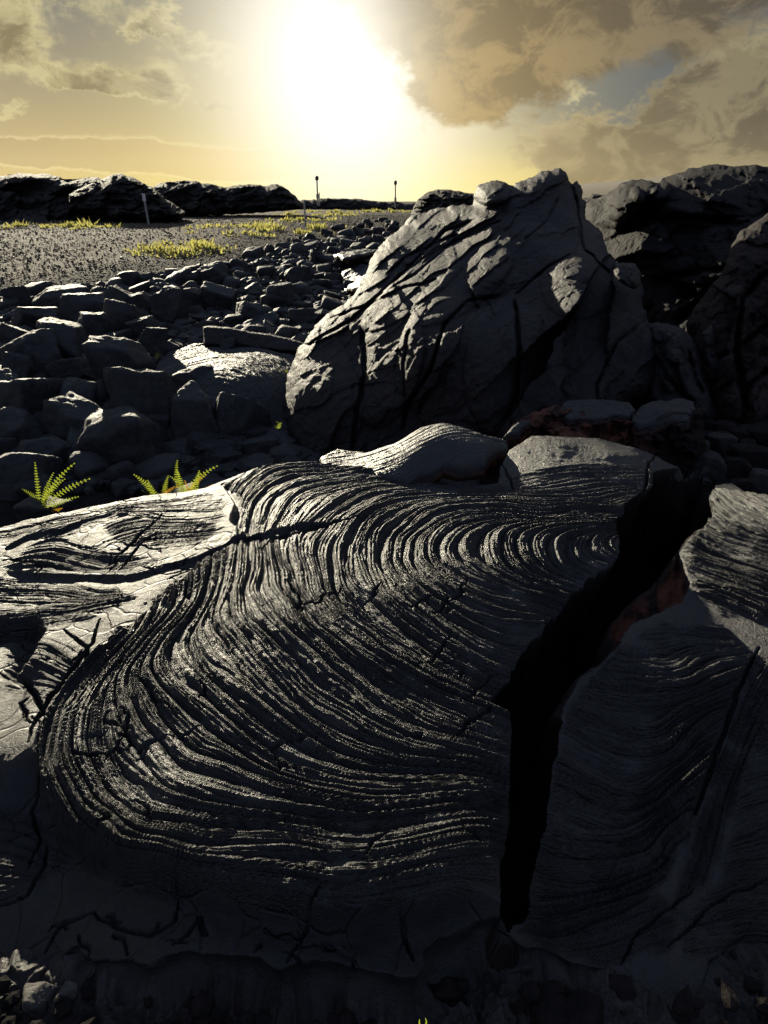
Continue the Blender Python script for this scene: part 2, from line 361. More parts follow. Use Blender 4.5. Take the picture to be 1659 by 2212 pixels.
# ---- rope direction fields: traced lines of equal phi
SW = [
 (0.5, [(1335,1150),(1300,1158),(1283,1180),(1295,1205),(1325,1222)]),
 (2.0, [(1324,1143),(1260,1148),(1200,1168),(1194,1194),(1213,1227),(1272,1256)]),
 (4.7, [(1337,1128),(1181,1130),(1096,1142),(1073,1178),(1090,1220),(1148,1259),(1213,1285)]),
 (8.0, [(1337,1112),(1181,1112),(1050,1108),(953,1126),(901,1168),(897,1214),(940,1259),(1018,1305),(1116,1338),(1194,1344)]),
 (9.7, [(1370,1084),(1213,1092),(1083,1088),(953,1097),(881,1136),(849,1188),(862,1246),(914,1305),(999,1364),(1083,1403),(1148,1416)]),
 (11.9,[(1396,1063),(1213,1072),(1050,1074),(953,1075),(855,1088),(784,1123),(751,1188),(757,1246),(803,1312),(888,1383),(985,1442),(1083,1487)]),
 (13.6,[(1396,1038),(1246,1040),(1083,1058),(953,1058),(823,1064),(745,1097),(692,1149),(673,1207),(686,1279),(731,1344),(823,1416),(927,1474),(1040,1520),(1105,1545)]),
 (15.3,[(823,1040),(712,1058),(627,1110),(595,1168),(621,1240),(647,1300),(705,1375),(797,1448),(901,1517),(1100,1600)]),
 (16.9,[(757,1022),(647,1035),(562,1090),(545,1200),(530,1272),(549,1338),(614,1410),(692,1478),(790,1545),(900,1595),(1100,1650)]),
 (18.8,[(700,1010),(600,1022),(530,1070),(480,1240),(450,1330),(458,1393),(544,1515),(645,1586),(788,1644),(931,1665),(1096,1694)]),
 (22.0,[(400,1290),(337,1371),(286,1443),(301,1515),(372,1601),(487,1672),(609,1727),(788,1752),(1096,1751)]),
 (25.3,[(300,1370),(236,1436),(172,1529),(158,1636),(201,1737),(286,1808),(430,1837),(645,1842),(859,1834),(1096,1808)]),
 (27.6,[(220,1410),(140,1500),(100,1586),(93,1672),(136,1765),(215,1851),(322,1894),(501,1930),(716,1966),(1090,1958)]),
]
P_, V_ = [], []
for v, c in SW:
    w = on_b(c); P_ += list(w); V_ += [v] * len(w)
phi = tps(tps_fit(P_, np.array(V_), .0015), kx, ky) * 1.35
SWIRL = on_b([(1345,1120),(1345,1200),(1310,1245),(1180,1375),(1115,1460),(1120,1560),(1110,1700),(1100,1960),(716,1972),(501,1936),(322,1900),(205,1856),(120,1770),(72,1672),(80,1575),(150,1470),(240,1380),(340,1290),(420,1215),(500,1165),(515,1120),(520,1070),(470,1050),(560,1010),(700,998),(905,1040),(1060,1052),(1110,1030),(1200,1008),(1400,1012),(1420,1030),(1400,1060)])
sw_sd, _ = seg_dist(kx, ky, SWIRL, True)

def cusp(v):
    """half round cord with a tight valley"""
    f = v - np.floor(v); return np.sqrt(np.clip(1 - (2 * f - 1) ** 2, 0, 1) + .01)
def ropes(ph, x, y, A1, A2, A3, seed=0.0, f2=4.2, f3=10.3, merge=.55):
    ph = ph + .38 * noise3(x * 1.7, y * 1.7, ph * .55 + seed) * merge / .55 + .10 * noise3(x * 6, y * 6, ph * 1.3 + seed)
    env = .45 + .55 * sst(noise3(x * 1.4 + 4, y * 1.4, ph * .7 + seed), -.45, .45)
    u1 = ph + .35 * noise3(x * 2.6, y * 2.6, ph * 1.0 + 9 + seed)
    s1 = cusp(u1)
    u2 = ph * f2 + 1.1 * noise3(x * 3.0, y * 3.0, ph * 1.5 + 31 + seed)
    e2 = .45 + .55 * sst(noise3(x * 2.5, y * 2.5, ph * 2.1 + 50 + seed), -.4, .3)
    s2 = cusp(u2)
    hi = noise3(x * 1.1, y * 1.1, np.floor(u2) * 7.31 + seed)      # every strand its own height
    u3 = ph * f3 + 1.4 * noise3(x * 4, y * 4, ph * 3 + 77 + seed)
    s3 = cusp(u3)
    lumps = fbm(x * 16, y * 16, ph * 3.0 + seed, 3)          # kinks along a rope
    big = noise3(x * 2.4, y * 2.4, ph * .33 + 3 + seed)      # bundles
    return A1 * env * (s1 - .7) + A2 * e2 * (s2 - .7 + .55 * hi * s2) + A3 * (s3 - .6) + A1 * .7 * big + A1 * .20 * lumps

edge_n = .012 * fbm(kx * 9, ky * 9, 0 * kx, 4)
w_sw = sst(sw_sd + edge_n * 1.2, -.004, .006 + .012 * sst(ky, 1.2, 2.4))
h = Bz(kx, ky) * 0 + Zb[keep]
# calmer and finer towards the smooth upper right plate
fine = sst(seg_dist(kx, ky, on_b([(1060,1060),(1250,1050),(1420,1050),(1420,940),(1060,930)]), True)[0], -.25, .05)
A1 = .026 * (1 - .6 * fine); A2 = .0125 * (1 - .3 * fine)
h += w_sw * (ropes(phi, kx, ky, A1, A2, .0025) + .004)
PH = phi.copy(); RW = w_sw.copy()
# smooth ground elsewhere
und = fbm(kx * 2.2, ky * 2.2, 0 * kx + 3, 4)
h += (1 - w_sw) * .022 * und + .0025 * fbm(kx * 18, ky * 18, 0 * kx + 8, 3)

# ---- other roped patches, each with its own direction and outline
def patch(outline, guide, A1, A2, A3, n, seed, soft=.06, lam=.002, merge=.55):
    """guide: list of (phi, polyline)"""
    global h
    P2, V2 = [], []
    for v, c in guide:
        w = on_b(c); P2 += list(w); V2 += [v * n] * len(w)
    sd_, _ = seg_dist(kx, ky, on_b(outline), True)
    m = sd_ > -.08
    ph = tps(tps_fit(P2, np.array(V2), lam), kx[m], ky[m])
    w = sst(sd_[m] + edge_n[m] * 2, -.01, soft) * (1 - w_sw[m]); tk = w > RW[m]; PH[m] = np.where(tk, ph, PH[m]); RW[m] = np.maximum(RW[m], w)
    h[m] += w * ropes(ph, kx[m], ky[m], A1 * 1.3, A2 * 1.35, A3 * 1.2, seed, merge=merge)
patch([(-260,1250),(0,1240),(120,1250),(260,1265),(300,1290),(200,1340),(100,1370),(0,1365),(-260,1370)],
      [(0,[(-200,1245),(0,1250),(150,1262),(300,1275)]),(1,[(-200,1390),(0,1370),(100,1350),(250,1310),(320,1290)])], .014,.006,.0015,5,11)
patch([(0,1225),(60,1180),(110,1150),(200,1175),(330,1200),(420,1190),(300,1240),(120,1245)],
      [(0,[(0,1190),(110,1155),(250,1175),(420,1160)]),(1,[(0,1235),(150,1238),(300,1235),(420,1200)])], .012,.006,.001,4,21)
patch([(330,1080),(450,1062),(500,1090),(490,1130),(420,1150),(340,1130),(240,1110),(200,1100)],
      [(0,[(200,1100),(330,1082),(450,1066)]),(1,[(200,1125),(340,1150),(480,1140)])], .010,.005,.001,5,31)
patch([(-200,1150),(0,1142),(150,1108),(240,1096),(160,1130),(60,1160),(-200,1180)],
      [(0,[(-200,1150),(0,1140),(240,1090)]),(1,[(-200,1185),(0,1175),(240,1120)])], .012,.005,.001,3,41)
patch([(-200,1740),(0,1720),(100,1720),(180,1800),(230,1850),(120,1880),(0,1960),(-200,1990)],
      [(0,[(-200,1740),(0,1735),(120,1740)]),(1,[(-200,1860),(0,1840),(200,1850)]),(2,[(-200,2000),(0,1980),(200,1880)])], .008,.004,.001,4,51)
patch([(1470,1190),(1540,1050),(1620,1066),(1900,1100),(1900,1420),(1659,1350),(1560,1330),(1500,1280)],
      [(0,[(1545,1052),(1620,1100),(1659,1120),(1800,1180)]),(1,[(1500,1140),(1560,1170),(1659,1205),(1800,1260)]),(2,[(1475,1200),(1560,1235),(1659,1275),(1800,1340)]),(2.8,[(1490,1270),(1570,1300),(1659,1345),(1800,1420)])], .022,.016,.003,3.4,61,.04)
patch([(1270,1470),(1340,1400),(1430,1345),(1560,1350),(1640,1420),(1600,1480),(1560,1600),(1510,1750),(1440,1900),(1330,2000),(1120,2010),(1150,1850),(1200,1650),(1220,1540)],
      [(0,[(1370,1370),(1480,1360),(1600,1380)]),(1,[(1280,1480),(1380,1500),(1500,1490),(1590,1440)]),(2,[(1225,1580),(1330,1620),(1450,1620),(1540,1540)]),(3,[(1190,1700),(1300,1740),(1420,1740),(1510,1650)]),(4,[(1160,1830),(1260,1860),(1400,1840),(1480,1760)]),(5,[(1130,1960),(1250,1960),(1380,1920),(1470,1830)])], .028,.017,.002,3.0,71,.025)
patch([(1640,1420),(1720,1420),(1680,1560),(1600,1700),(1540,1900),(1440,1980),(1500,1760),(1550,1600),(1600,1480)],
      [(0,[(1640,1400),(1590,1500),(1540,1640),(1470,1850)]),(1,[(1720,1450),(1650,1560),(1590,1700),(1530,1920)])], .012,.008,.002,4,81,.03)

patch([(215,1130),(300,1110),(430,1120),(500,1140),(440,1180),(330,1190),(250,1180)],
      [(0,[(215,1150),(300,1120),(420,1125)]),(1,[(250,1185),(340,1165),(470,1155)])], .008,.006,.001,5,91)
patch([(40,1160),(120,1128),(230,1100),(300,1090),(280,1120),(200,1140),(120,1170)],
      [(0,[(40,1160),(150,1118),(290,1085)]),(1,[(80,1185),(200,1150),(300,1115)])], .008,.006,.001,3,101)
patch([(0,1400),(90,1385),(180,1400),(220,1430),(150,1500),(60,1520),(0,1500)],
      [(0,[(0,1400),(100,1390),(210,1420)]),(1,[(0,1500),(70,1510),(160,1500)])], .006,.006,.001,4,111)
patch([(1610,1500),(1700,1430),(1900,1420),(1900,2060),(1480,2070),(1470,1960),(1550,1900),(1590,1720)],
      [(0,[(1620,1500),(1700,1480),(1850,1500)]),(1,[(1600,1640),(1690,1620),(1850,1650)]),(2,[(1580,1790),(1670,1760),(1850,1800)]),(3,[(1530,1920),(1640,1890),(1850,1950)]),(4,[(1480,2040),(1620,2010),(1850,2080)])], .012,.008,.002,2.2,121,.03)
patch([(1130,1975),(1300,1975),(1420,1920),(1480,1960),(1440,2060),(1320,2080),(1200,2060),(1120,2010)],
      [(0,[(1130,1975),(1280,1980),(1440,1920)]),(1,[(1140,2060),(1300,2070),(1470,2010)])], .010,.007,.002,3,141,.03)
# ---- lips (one layer over another) and open cracks
def lip(pts, A, w=.012, L=.10, jit=.01, side=1):
    """the surface on the left of the line stands A higher, fading over L"""
    global h
    p = on_b(pts); d, t = seg_dist(kx, ky, p)
    d = d * side + jit * fbm(kx * 12, ky * 12, 0 * kx + A * 300, 3)
    m = np.abs(d) < L * 3; f = sst(t[m], 0, .12) * sst(1 - t[m], 0, .12)
    dd = d[m]; up_ = sst(dd, -w, w); h[m] += A * f * (.40 * np.exp(-(np.clip(dd, 0, None) / L) ** 2) * up_ - .95 * np.exp(-(np.clip(dd, None, 0) / (L * .8)) ** 2) * (1 - up_))
def cleft(pts, width, depth, jit=.0045, fade=True):
    global h
    p = on_b(pts); lo, hi = p.min(0) - .1, p.max(0) + .1
    m = (kx > lo[0]) & (kx < hi[0]) & (ky > lo[1]) & (ky < hi[1])
    xx = kx[m] + jit * fbm(kx[m] * 16, ky[m] * 16, 0 * kx[m] + depth * 99, 3) * 2; yy = ky[m] + jit * fbm(kx[m] * 16 + 40, ky[m] * 16, 0 * kx[m], 3) * 2
    d, t = seg_dist(xx, yy, p); d = np.abs(d)
    ww = width * ((.25 + .75 * np.sin(np.pi * np.clip(t, 0.02, .98)) ** .6) if fade else 1.0)
    h[m] -= depth * (1 - sst(d, ww * .3, ww)) 
# rim of the roped slab over the smooth band at its foot
lip([(1090,1962),(900,1968),(716,1972),(560,1945),(420,1915),(300,1885),(200,1850),(130,1780),(85,1700),(75,1600)], .062, .014, .12, .02, -1)
lip([(75,1600),(110,1520),(170,1450),(260,1372),(340,1295),(430,1222),(520,1165)], .022, .012, .07, .012, -1)
# creases on the left
lip([(0,1232),(100,1240),(200,1246),(290,1244),(360,1222),(430,1200),(520,1165),(640,1140),(760,1130)], .014, .01, .08, .012, 1)
lip([(-100,1352),(20,1355),(80,1345),(90,1380),(60,1440),(20,1480)], .07, .02, .10, .02, 1)
lip([(480,1050),(510,1090),(500,1130),(540,1165)], .03, .012, .06, .01, -1)
lip([(0,1190),(60,1160),(130,1150),(200,1120),(260,1105)], .014, .01, .05, .015, 1)
cleft([(520,1168),(560,1158),(600,1165),(660,1150),(720,1130),(790,1125)], .018, .05)
cleft([(560,1190),(620,1150),(700,1135)], .012, .04)
cleft([(230,1225),(290,1170),(330,1130),(350,1110)], .012, .03)
cleft([(255,1235),(300,1180),(345,1150)], .009, .03)
cleft([(60,1600),(70,1560),(110,1500),(160,1440),(200,1390),(215,1340)], .010, .03)
cleft([(140,1370),(190,1400),(180,1450)], .008, .03)
cleft([(0,1960),(60,1930),(90,1850),(95,1800)], .0055, .03)
cleft([(200,1960),(240,1990),(330,2010),(370,1960),(380,1900)], .0055, .03)
cleft([(100,2060),(140,1990),(200,1960)], .0055, .03)
cleft([(620,2060),(650,1990),(690,1930)], .0055, .03)
cleft([(370,2030),(400,2000),(420,1950)], .0055, .03)
cleft([(860,1960),(880,2000),(890,2050)], .0055, .03)
cleft([(1440,2040),(1500,1990),(1560,1940),(1659,1900)], .004, .02)
cleft([(1340,2080),(1370,2020),(1440,1960),(1500,1920)], .004, .02)
cleft([(90,1650),(60,1720),(80,1790),(60,1860)], .0055, .03)
cleft([(1390,1080),(1396,1040),(1400,1000),(1420,980)], .010, .03)
cleft([(1085,1005),(1100,1030),(1110,1060)], .008, .03)
cleft([(0,1450),(60,1480),(100,1540)], .012, .04)
cleft([(1640,1400),(1600,1480),(1550,1620),(1500,1760)], .010, .035)
for k in range(46):   # fine cracks over the smooth skin on the left and on the shelf
    r2 = random.Random(500 + k); 
    if k < 24: cx, cy = r2.uniform(10, 470), r2.uniform(1080, 1240)
    elif k < 34: cx, cy = r2.uniform(0, 260), r2.uniform(1380, 1640)
    elif k < 46: cx, cy = r2.uniform(0, 900), r2.uniform(1960, 2060)
    else: cx, cy = r2.uniform(1180, 1659), r2.uniform(1900, 2130)
    a = r2.uniform(-.6, .9) if k < 24 else r2.uniform(-1.8, 1.8); L_ = r2.uniform(16, 60); b_ = r2.uniform(-.6, .6)
    cleft([(cx - L_ * math.cos(a), cy + .6 * L_ * math.sin(a)), (cx, cy), (cx + L_ * math.cos(a + b_), cy - .6 * L_ * math.sin(a + b_))], r2.uniform(.004, .009), .018, .016)
for k in range(26):   # hair cracks across the ropes
    r2 = random.Random(100 + k); cx, cy = r2.uniform(200, 1050), r2.uniform(1150, 1900); a = r2.uniform(-1.2, 1.2) + (1.57 if k % 2 else 0); L_ = r2.uniform(14, 55)
    cleft([(cx - L_ * math.cos(a), cy - L_ * math.sin(a)), (cx + 4, cy), (cx + L_ * math.cos(a + .3), cy + L_ * math.sin(a + .3))], .008, .018, .02)
# two swellings on the smooth plate at the upper right
for (bx, by, rr, hh) in [(1320, 985, .08, .014), (1365, 990, .07, .011), (1190, 965, .14, .012)]:
    c_ = on_b([(bx, by)])[0]; h += hh * np.exp(-((kx - c_[0]) ** 2 + (ky - c_[1]) ** 2) / rr ** 2)

RED = on_b([(1335,1392),(1318,1368),(1326,1338),(1352,1312),(1380,1290),(1408,1268),(1430,1244),(1448,1218),(1466,1190),(1480,1225),(1490,1262),(1474,1296),(1432,1318),(1394,1333),(1362,1350)])
redd, _ = seg_dist(kx, ky, RED, True); rw = sst(redd + .012 * fbm(kx * 20, ky * 20, 0 * kx + 7, 4), -.004, .012)
h -= rw * (.045 + .035 * fbm(kx * 13, ky * 13, 0 * kx + 70, 4, .6, True) + .35 * sst(redd, 0, .25)); RW = RW * (1 - rw)
# ---- crevice and outer drop
cr_sd, _ = seg_dist(kx, ky, crack_w, True)
cn = .016 * fbm(kx * 11, ky * 11, 0 * kx + 2, 4) + .02 * noise3(kx * 4, ky * 4, 0 * kx + 5)
crd = cr_sd + cn
right_side = seg_dist(kx, ky, crack_w[28:])[0]     # distance to the right wall
rsd = np.abs(seg_dist(kx, ky, crack_w[37:48])[0]); lsd = np.abs(seg_dist(kx, ky, crack_w[:28])[0])
slope_w = np.where(rsd < lsd, .20, .025)
wall = sst(crd, -.004, slope_w)
h -= wall * (.85 + .08 * fbm(kx * 7, ky * 7, 0 * kx + 12, 3))
np_sd, _ = seg_dist(kx, ky, near_poly, True)
outd = -(np_sd + .8 * cn)
drop = sst(outd, 0, .05)
FLOOR_Z = -.42
h = h * (1 - drop) + drop * (FLOOR_Z + .05 * fbm(kx * 3, ky * 3, 0 * kx + 20, 4))
# broken front rim of the smooth band: rubble below it
FRONT = [(-260,2100),(0,2085),(60,2060),(100,2110),(160,2060),(200,2080),(330,2075),(400,2052),(560,2050),(600,2080),(680,2062),(800,2085),(890,2080),(905,2010),(940,1975),(1010,1968),(1085,1975),(1100,2012),(1130,2040),(1200,2070),(1340,2090),(1420,2140),(1500,2150),(1520,2060),(1600,2040),(1659,2060),(1800,2050)]
fr_w = on_b(FRONT); fpoly = np.vstack([fr_w, [[2.5, .1], [-2.5, .1]]])
fd, _ = seg_dist(kx, ky, fpoly, True); fdn = fd + 1.2 * cn
rub = .10 * fbm(kx * 8, ky * 8, 0 * kx + 60, 4, .55, True)
fdrop = sst(fdn, 0, .05)
h = h * (1 - fdrop) + fdrop * (-.17 + .30 * rub + .5 * ropes(kx * 7 + ky * 2.5 + 1.5 * noise3(kx * 2, ky * 2, 0 * kx + 4), kx, ky, .07, .024, .004, 131.0) + .02 * fbm(kx * 26, ky * 26, 0 * kx + 61, 3, .55, True))
# ledge block at the left edge of the frame
def undercut(sd, w, U, mask):
    gy_, gx_ = np.gradient(full(sd), ST); gx_, gy_ = gx_[keep], gy_[keep]; g = np.hypot(gx_, gy_) + 1e-6
    a = U * 4 * w * (1 - w) * mask * (1 + .5 * fbm(kx * 12, ky * 12, h * 9, 3))
    a = np.where((g > .3) & (g < 3), a, 0)
    return -a * gx_ / g, -a * gy_ / g
d1 = undercut(cr_sd, wall, .11, (rsd > lsd) * 1.0); d2_ = undercut(fd, fdrop, .03, 1.0); d3 = undercut(-np_sd, drop, .08, 1.0)
kx2, ky2 = kx + d1[0] + d2_[0] + d3[0], ky + d1[1] + d2_[1] + d3[1]
rust = rw * 1.3 + np.clip(wall * (crd < .14) * 1.0, 0, 1) * np.where(rsd < lsd + .03, 1.0, .12) + .12 * fdrop
H = full(h); 
XD, YD = X.copy(), Y.copy(); XD[keep] = kx2; YD[keep] = ky2; Vn = np.stack([XD, YD, H], -1).reshape(-1, 3); Qn = grid_quads(len(xs), len(ys))
kf = keep.reshape(-1); okq = kf[Qn].all(1); Qn = Qn[okq]
def fq(a): return full(a).reshape(-1)[Qn].mean(1)
R_ = full(rust).reshape(-1); PHf, RWf = full(PH).reshape(-1), full(RW * (1 - wall) * (1 - drop) * (1 - fdrop)).reshape(-1)
q_red = fq(rw); q_cr, q_out, q_fr, q_sw = fq(crd), fq(outd), fq(fdn), fq(sw_sd)
qc = Vn[Qn].mean(1)
rp = np.vstack([crack_w[28:], RFAR[1:], [[3.6, .2]], on_b([(1110, 2400)]), on_b([(1095, 2012)])])
q_right, _ = seg_dist(qc[:, 0], qc[:, 1], rp, True)
reg = np.full(len(Qn), 'left_band', dtype='<U12')
reg[q_sw > 0] = 'main'
lowp = on_b([(75,1600),(85,1700),(130,1780),(200,1850),(300,1885),(420,1915),(560,1945),(716,1972),(900,1968),(1110,1962),(1110,2500),(-400,2500),(-400,1640)])
ql, _ = seg_dist(qc[:, 0], qc[:, 1], lowp, True)
reg[(ql > 0) & (q_sw <= 0)] = 'front'
upl = on_b([(-400,1240),(0,1234),(100,1240),(200,1246),(290,1244),(360,1222),(430,1200),(520,1165),(520,1100),(470,1040),(300,1000),(-400,1050)])
qu, _ = seg_dist(qc[:, 0], qc[:, 1], upl, True)
reg[(qu > 0) & (q_sw <= 0)] = 'hump'
upr = on_b([(1060,1050),(1110,1030),(1200,1008),(1400,1012),(1500,1030),(1500,900),(1050,900)])
reg[(seg_dist(qc[:, 0], qc[:, 1], upr, True)[0] > 0) & (q_sw <= 0)] = 'main'
reg[q_right > 0] = 'right'
reg[(q_cr > 0) & (q_cr < 1)] = 'floor'; reg[q_out > .01] = 'floor'; reg[q_red > .4] = 'red'; reg[q_fr > .01] = 'foot'
LAB = {'main': ('lava_slab', 'large ropy slab of silver grey lava with nested swirling folds, left of the black crack', 'lava slab', M_rope),
       'right': ('lava_slab', 'dark bluish ropy lava slab on the right of the black crack', 'lava slab', M_rope),
       'front': ('lava_slab', 'smooth dark lava shelf below the ropy slab, split by thin cracks', 'lava slab', M_smooth),
       'red': ('lava_ledge', 'rusty brown crumbled ledge on the right wall of the black crack', 'lava ledge', M_floor),
       'foot': ('lava_slab', 'dark folded lava below the broken edge of the shelf, at the bottom of the view', 'lava slab', M_rope),
       'hump': ('lava_slab', 'low wrinkled lava hump just in front of the yellow ferns', 'lava slab', M_smooth),
       'left_band': ('lava_slab', 'smooth grey lava tongue running down along the left side of the ropes', 'lava slab', M_smooth)}
for k, (nm, lb, ct, mt) in LAB.items():
    s = reg == k
    if s.any():
        me, org = submesh(nm, Vn, Qn, s, mt, {'rust': R_, 'cord': PHf, 'cordw': RWf}); link(nm, me, None, lb, ct, loc=org)
s = reg == 'floor'; me, org = submesh('crevice_ground', Vn, Qn, s, M_floor, {'rust': R_}); link('crevice_ground', me, kind='structure', loc=org)

yy = np.concatenate([np.linspace(2.0, 24, 420), 24 * 1.045 ** np.arange(1, 130)]); yy = yy[yy < 6000]
uu = np.linspace(-1.6, 1.6, 420)
UU, YY = np.meshgrid(uu, yy); XX = UU * (YY + 1.0)
ZZ = Gz(XX, YY)
ZZ = ZZ + .012 * fbm(XX * 6, YY * 6, 0 * XX, 3) * (1 - sst(YY, 20, 40)) + .25 * fbm(XX * .05, YY * .05, 0 * XX, 3) * sst(YY, 60, 160) * .5
inn = sst(4.9 - YY, 0, .4)
ZZ = ZZ - .3 * inn
V = np.stack([XX, YY, ZZ], -1).reshape(-1, 3); Q = grid_quads(len(uu), len(yy))
# ground behind the camera
link('ground', mesh_np('ground', V, Q, M_ground), kind='structure')
bk = mesh_np('rear_ground', np.array([[-60, -60, -.75], [60, -60, -.75], [60, 2.0, -.75], [-60, 2.0, -.75]]), np.array([[0, 1, 2, 3]]), M_ground)
link('rear_ground', bk, kind='structure')

# ================================================================== RELIEF ROCKS (closed bodies, front surface modelled point by point)
def relief(name, outline, depth, label, cat, mat, step=3.0, edge=40, R=.35, T=1.2, lobes=(), creases=(), namp=.05, nfreq=2.2, fine=.012, jit=4.0, aniso=(1, 1, 1), rustf=None, group=None, blocks=.0, slabs=None, slab_w=None, facets=()):
    pts = np.array(outline, float)
    lo, hi = pts.min(0) - 8, pts.max(0) + 8
    gx = np.arange(lo[0], hi[0] + step, step); gy = np.arange(lo[1], hi[1] + step, step)
    PX, PY = np.meshgrid(gx, gy)
    jx = jit * fbm(PX / 26, PY / 26, 0 * PX + 3.3, 4); jy = jit * fbm(PX / 26 + 50, PY / 26, 0 * PX + 3.3, 4)
    sd_, _ = seg_dist(PX + jx, PY + jy, pts, True)
    dp = np.array(depth, float); fit = tps_fit(dp[:, :2] / 100, dp[:, 2], .02)
    Dm = tps(fit, PX / 100, PY / 100)
    for (lx, ly, rx, ry, rot, amt) in lobes:
        c, s2 = math.cos(math.radians(rot)), math.sin(math.radians(rot)); ux, uy = PX - lx, PY - ly
        a = (ux * c + uy * s2) / rx; b = (-ux * s2 + uy * c) / ry; q = a * a + b * b
        Dm = Dm - amt * np.sqrt(np.clip(1 - q, 0, 1)) ** .9
    for (cl, wd, amt) in creases:
        wx = 10 * fbm(PX / 60, PY / 60, 0 * PX + 7, 3); d, t = seg_dist(PX + wx, PY - wx, cl)
        f = sst(t, 0, .1) * sst(1 - t, 0, .1)
        Dm = Dm + amt * f * np.exp(-(d / wd) ** 2)
    gy_, gx_ = np.gradient(sd_, step); gn = np.hypot(gx_, gy_) + 1e-6; off = np.where((sd_ < 0) & (sd_ > -2.2 * step), -sd_ / np.clip(gn, .6, 2), 0)
    PX, PY = PX + off * gx_ / gn, PY + off * gy_ / gn
    s = np.clip(sd_ / edge, 0, 1); bul = 1 - np.sqrt(np.clip(1 - (1 - s) ** 2, 0, 1))
    Pw = at_y(PX, PY, Dm)
    n = namp * fbm(Pw[..., 0] * nfreq * aniso[0], Dm * nfreq * aniso[1], Pw[..., 2] * nfreq * aniso[2], 5, .5)
    n = n + namp * .5 * fbm(Pw[..., 0] * nfreq * 2.3 + 9, Dm * nfreq, Pw[..., 2] * nfreq * 2.3, 4, .55, True)
    n = n + fine * fbm(Pw[..., 0] * 16, Dm * 16, Pw[..., 2] * 16, 4, .6)
    if blocks:
        q_ = fbm(Pw[..., 0] * 1.8 + 3, Dm * 1.8, Pw[..., 2] * 1.8, 3) * 5
        fr = q_ - np.floor(q_); n = n + blocks * (np.floor(q_) + sst(fr, .0, .16)) * .25
    if slabs:
        ang, per, amp = slabs; ca, sa = math.cos(math.radians(ang)), math.sin(math.radians(ang))
        v = (-PX * sa + PY * ca) / per + 1.4 * fbm(PX / 170, PY / 170, 0 * PX + 5, 3)
        fr = v - np.floor(v); n = n + amp * (fr ** 1.3 - sst(fr, .93, 1.0)) * sst(noise3(PX / 60, PY / 60, 0 * PX + 1), -.35, .1) * (slab_w(PX, PY) if slab_w else 1)
    for fi, (cnt_, amp_, tilt_, ang_, str_) in enumerate(facets):     # broken faces: each cell its own offset and tilt
        r_ = np.random.RandomState(50 + fi); ca, sa = math.cos(math.radians(ang_)), math.sin(math.radians(ang_))
        cx_ = r_.uniform(lo[0], hi[0], cnt_); cy_ = r_.uniform(lo[1], hi[1], cnt_); wx_ = PX + 22 * fbm(PX / 70, PY / 70, 0 * PX + fi, 4); wy_ = PY + 22 * fbm(PX / 70 + 30, PY / 70, 0 * PX + fi, 4)
        bd = np.full(PX.shape, 1e9); bi = np.zeros(PX.shape, int)
        for q in range(cnt_):
            u = ((wx_ - cx_[q]) * ca + (wy_ - cy_[q]) * sa) / str_; v = -(wx_ - cx_[q]) * sa + (wy_ - cy_[q]) * ca; d2q = u * u + v * v
            mq = d2q < bd; bd = np.where(mq, d2q, bd); bi[mq] = q
        of = r_.uniform(-1, 1, cnt_); tx_ = r_.normal(0, 1, cnt_); ty_ = r_.normal(0, 1, cnt_)
        n = n + amp_ * of[bi] + tilt_ * (tx_[bi] * (wx_ - cx_[bi]) + ty_[bi] * (wy_ - cy_[bi])) / 50
    Df = Dm - n + R * bul
    Db = Dm.max() * 0 + Dm + R * 1.15 + T * (.35 + .65 * np.clip(s, 0, 1) ** .5) * np.clip(s * 6, 0, 1)
    ins = sd_ > 0; Qa0 = grid_quads(len(gx), len(gy)); cell = (sd_.reshape(-1)[Qa0] > 0).any(1) & (sd_.reshape(-1)[Qa0] > -2.0 * step).all(1)
    Pf = at_y(PX, PY, Df); Pb = at_y(PX, PY, Db)
    Pb[..., 2] = np.where(Pb[..., 2] > -.6, Pb[..., 2] - (Pb[..., 2] + .6) * .0, Pb[..., 2])
    # keep the back below the silhouette of the front
    nx, ny = len(gx), len(gy); Qf = Qa0[cell]
    # row 0 is the top of the photo: flip for outward normals
    nV = nx * ny
    Vall = np.vstack([Pf.reshape(-1, 3), Pb.reshape(-1, 3)])
    e = np.concatenate([Qf[:, [0, 1]], Qf[:, [1, 2]], Qf[:, [2, 3]], Qf[:, [3, 0]]])
    key = np.sort(e, 1); kk = key[:, 0].astype(np.int64) * nV + key[:, 1]; u_, ix, cnt = np.unique(kk, return_index=True, return_counts=True)
    be = e[ix[cnt == 1]]
    side = np.stack([be[:, 1], be[:, 0], be[:, 0] + nV, be[:, 1] + nV], 1)
    Qall = np.vstack([Qf[:, ::-1], Qf + nV, side[:, ::-1]])
    rr = np.zeros(2 * nV)
    if rustf is not None: rr[:nV] = rustf(PX, PY).reshape(-1)
    me, org = submesh(name, Vall, Qall, np.ones(len(Qall), bool), mat, {'rust': rr})
    return link(name, me, None, label, cat, group, loc=org)

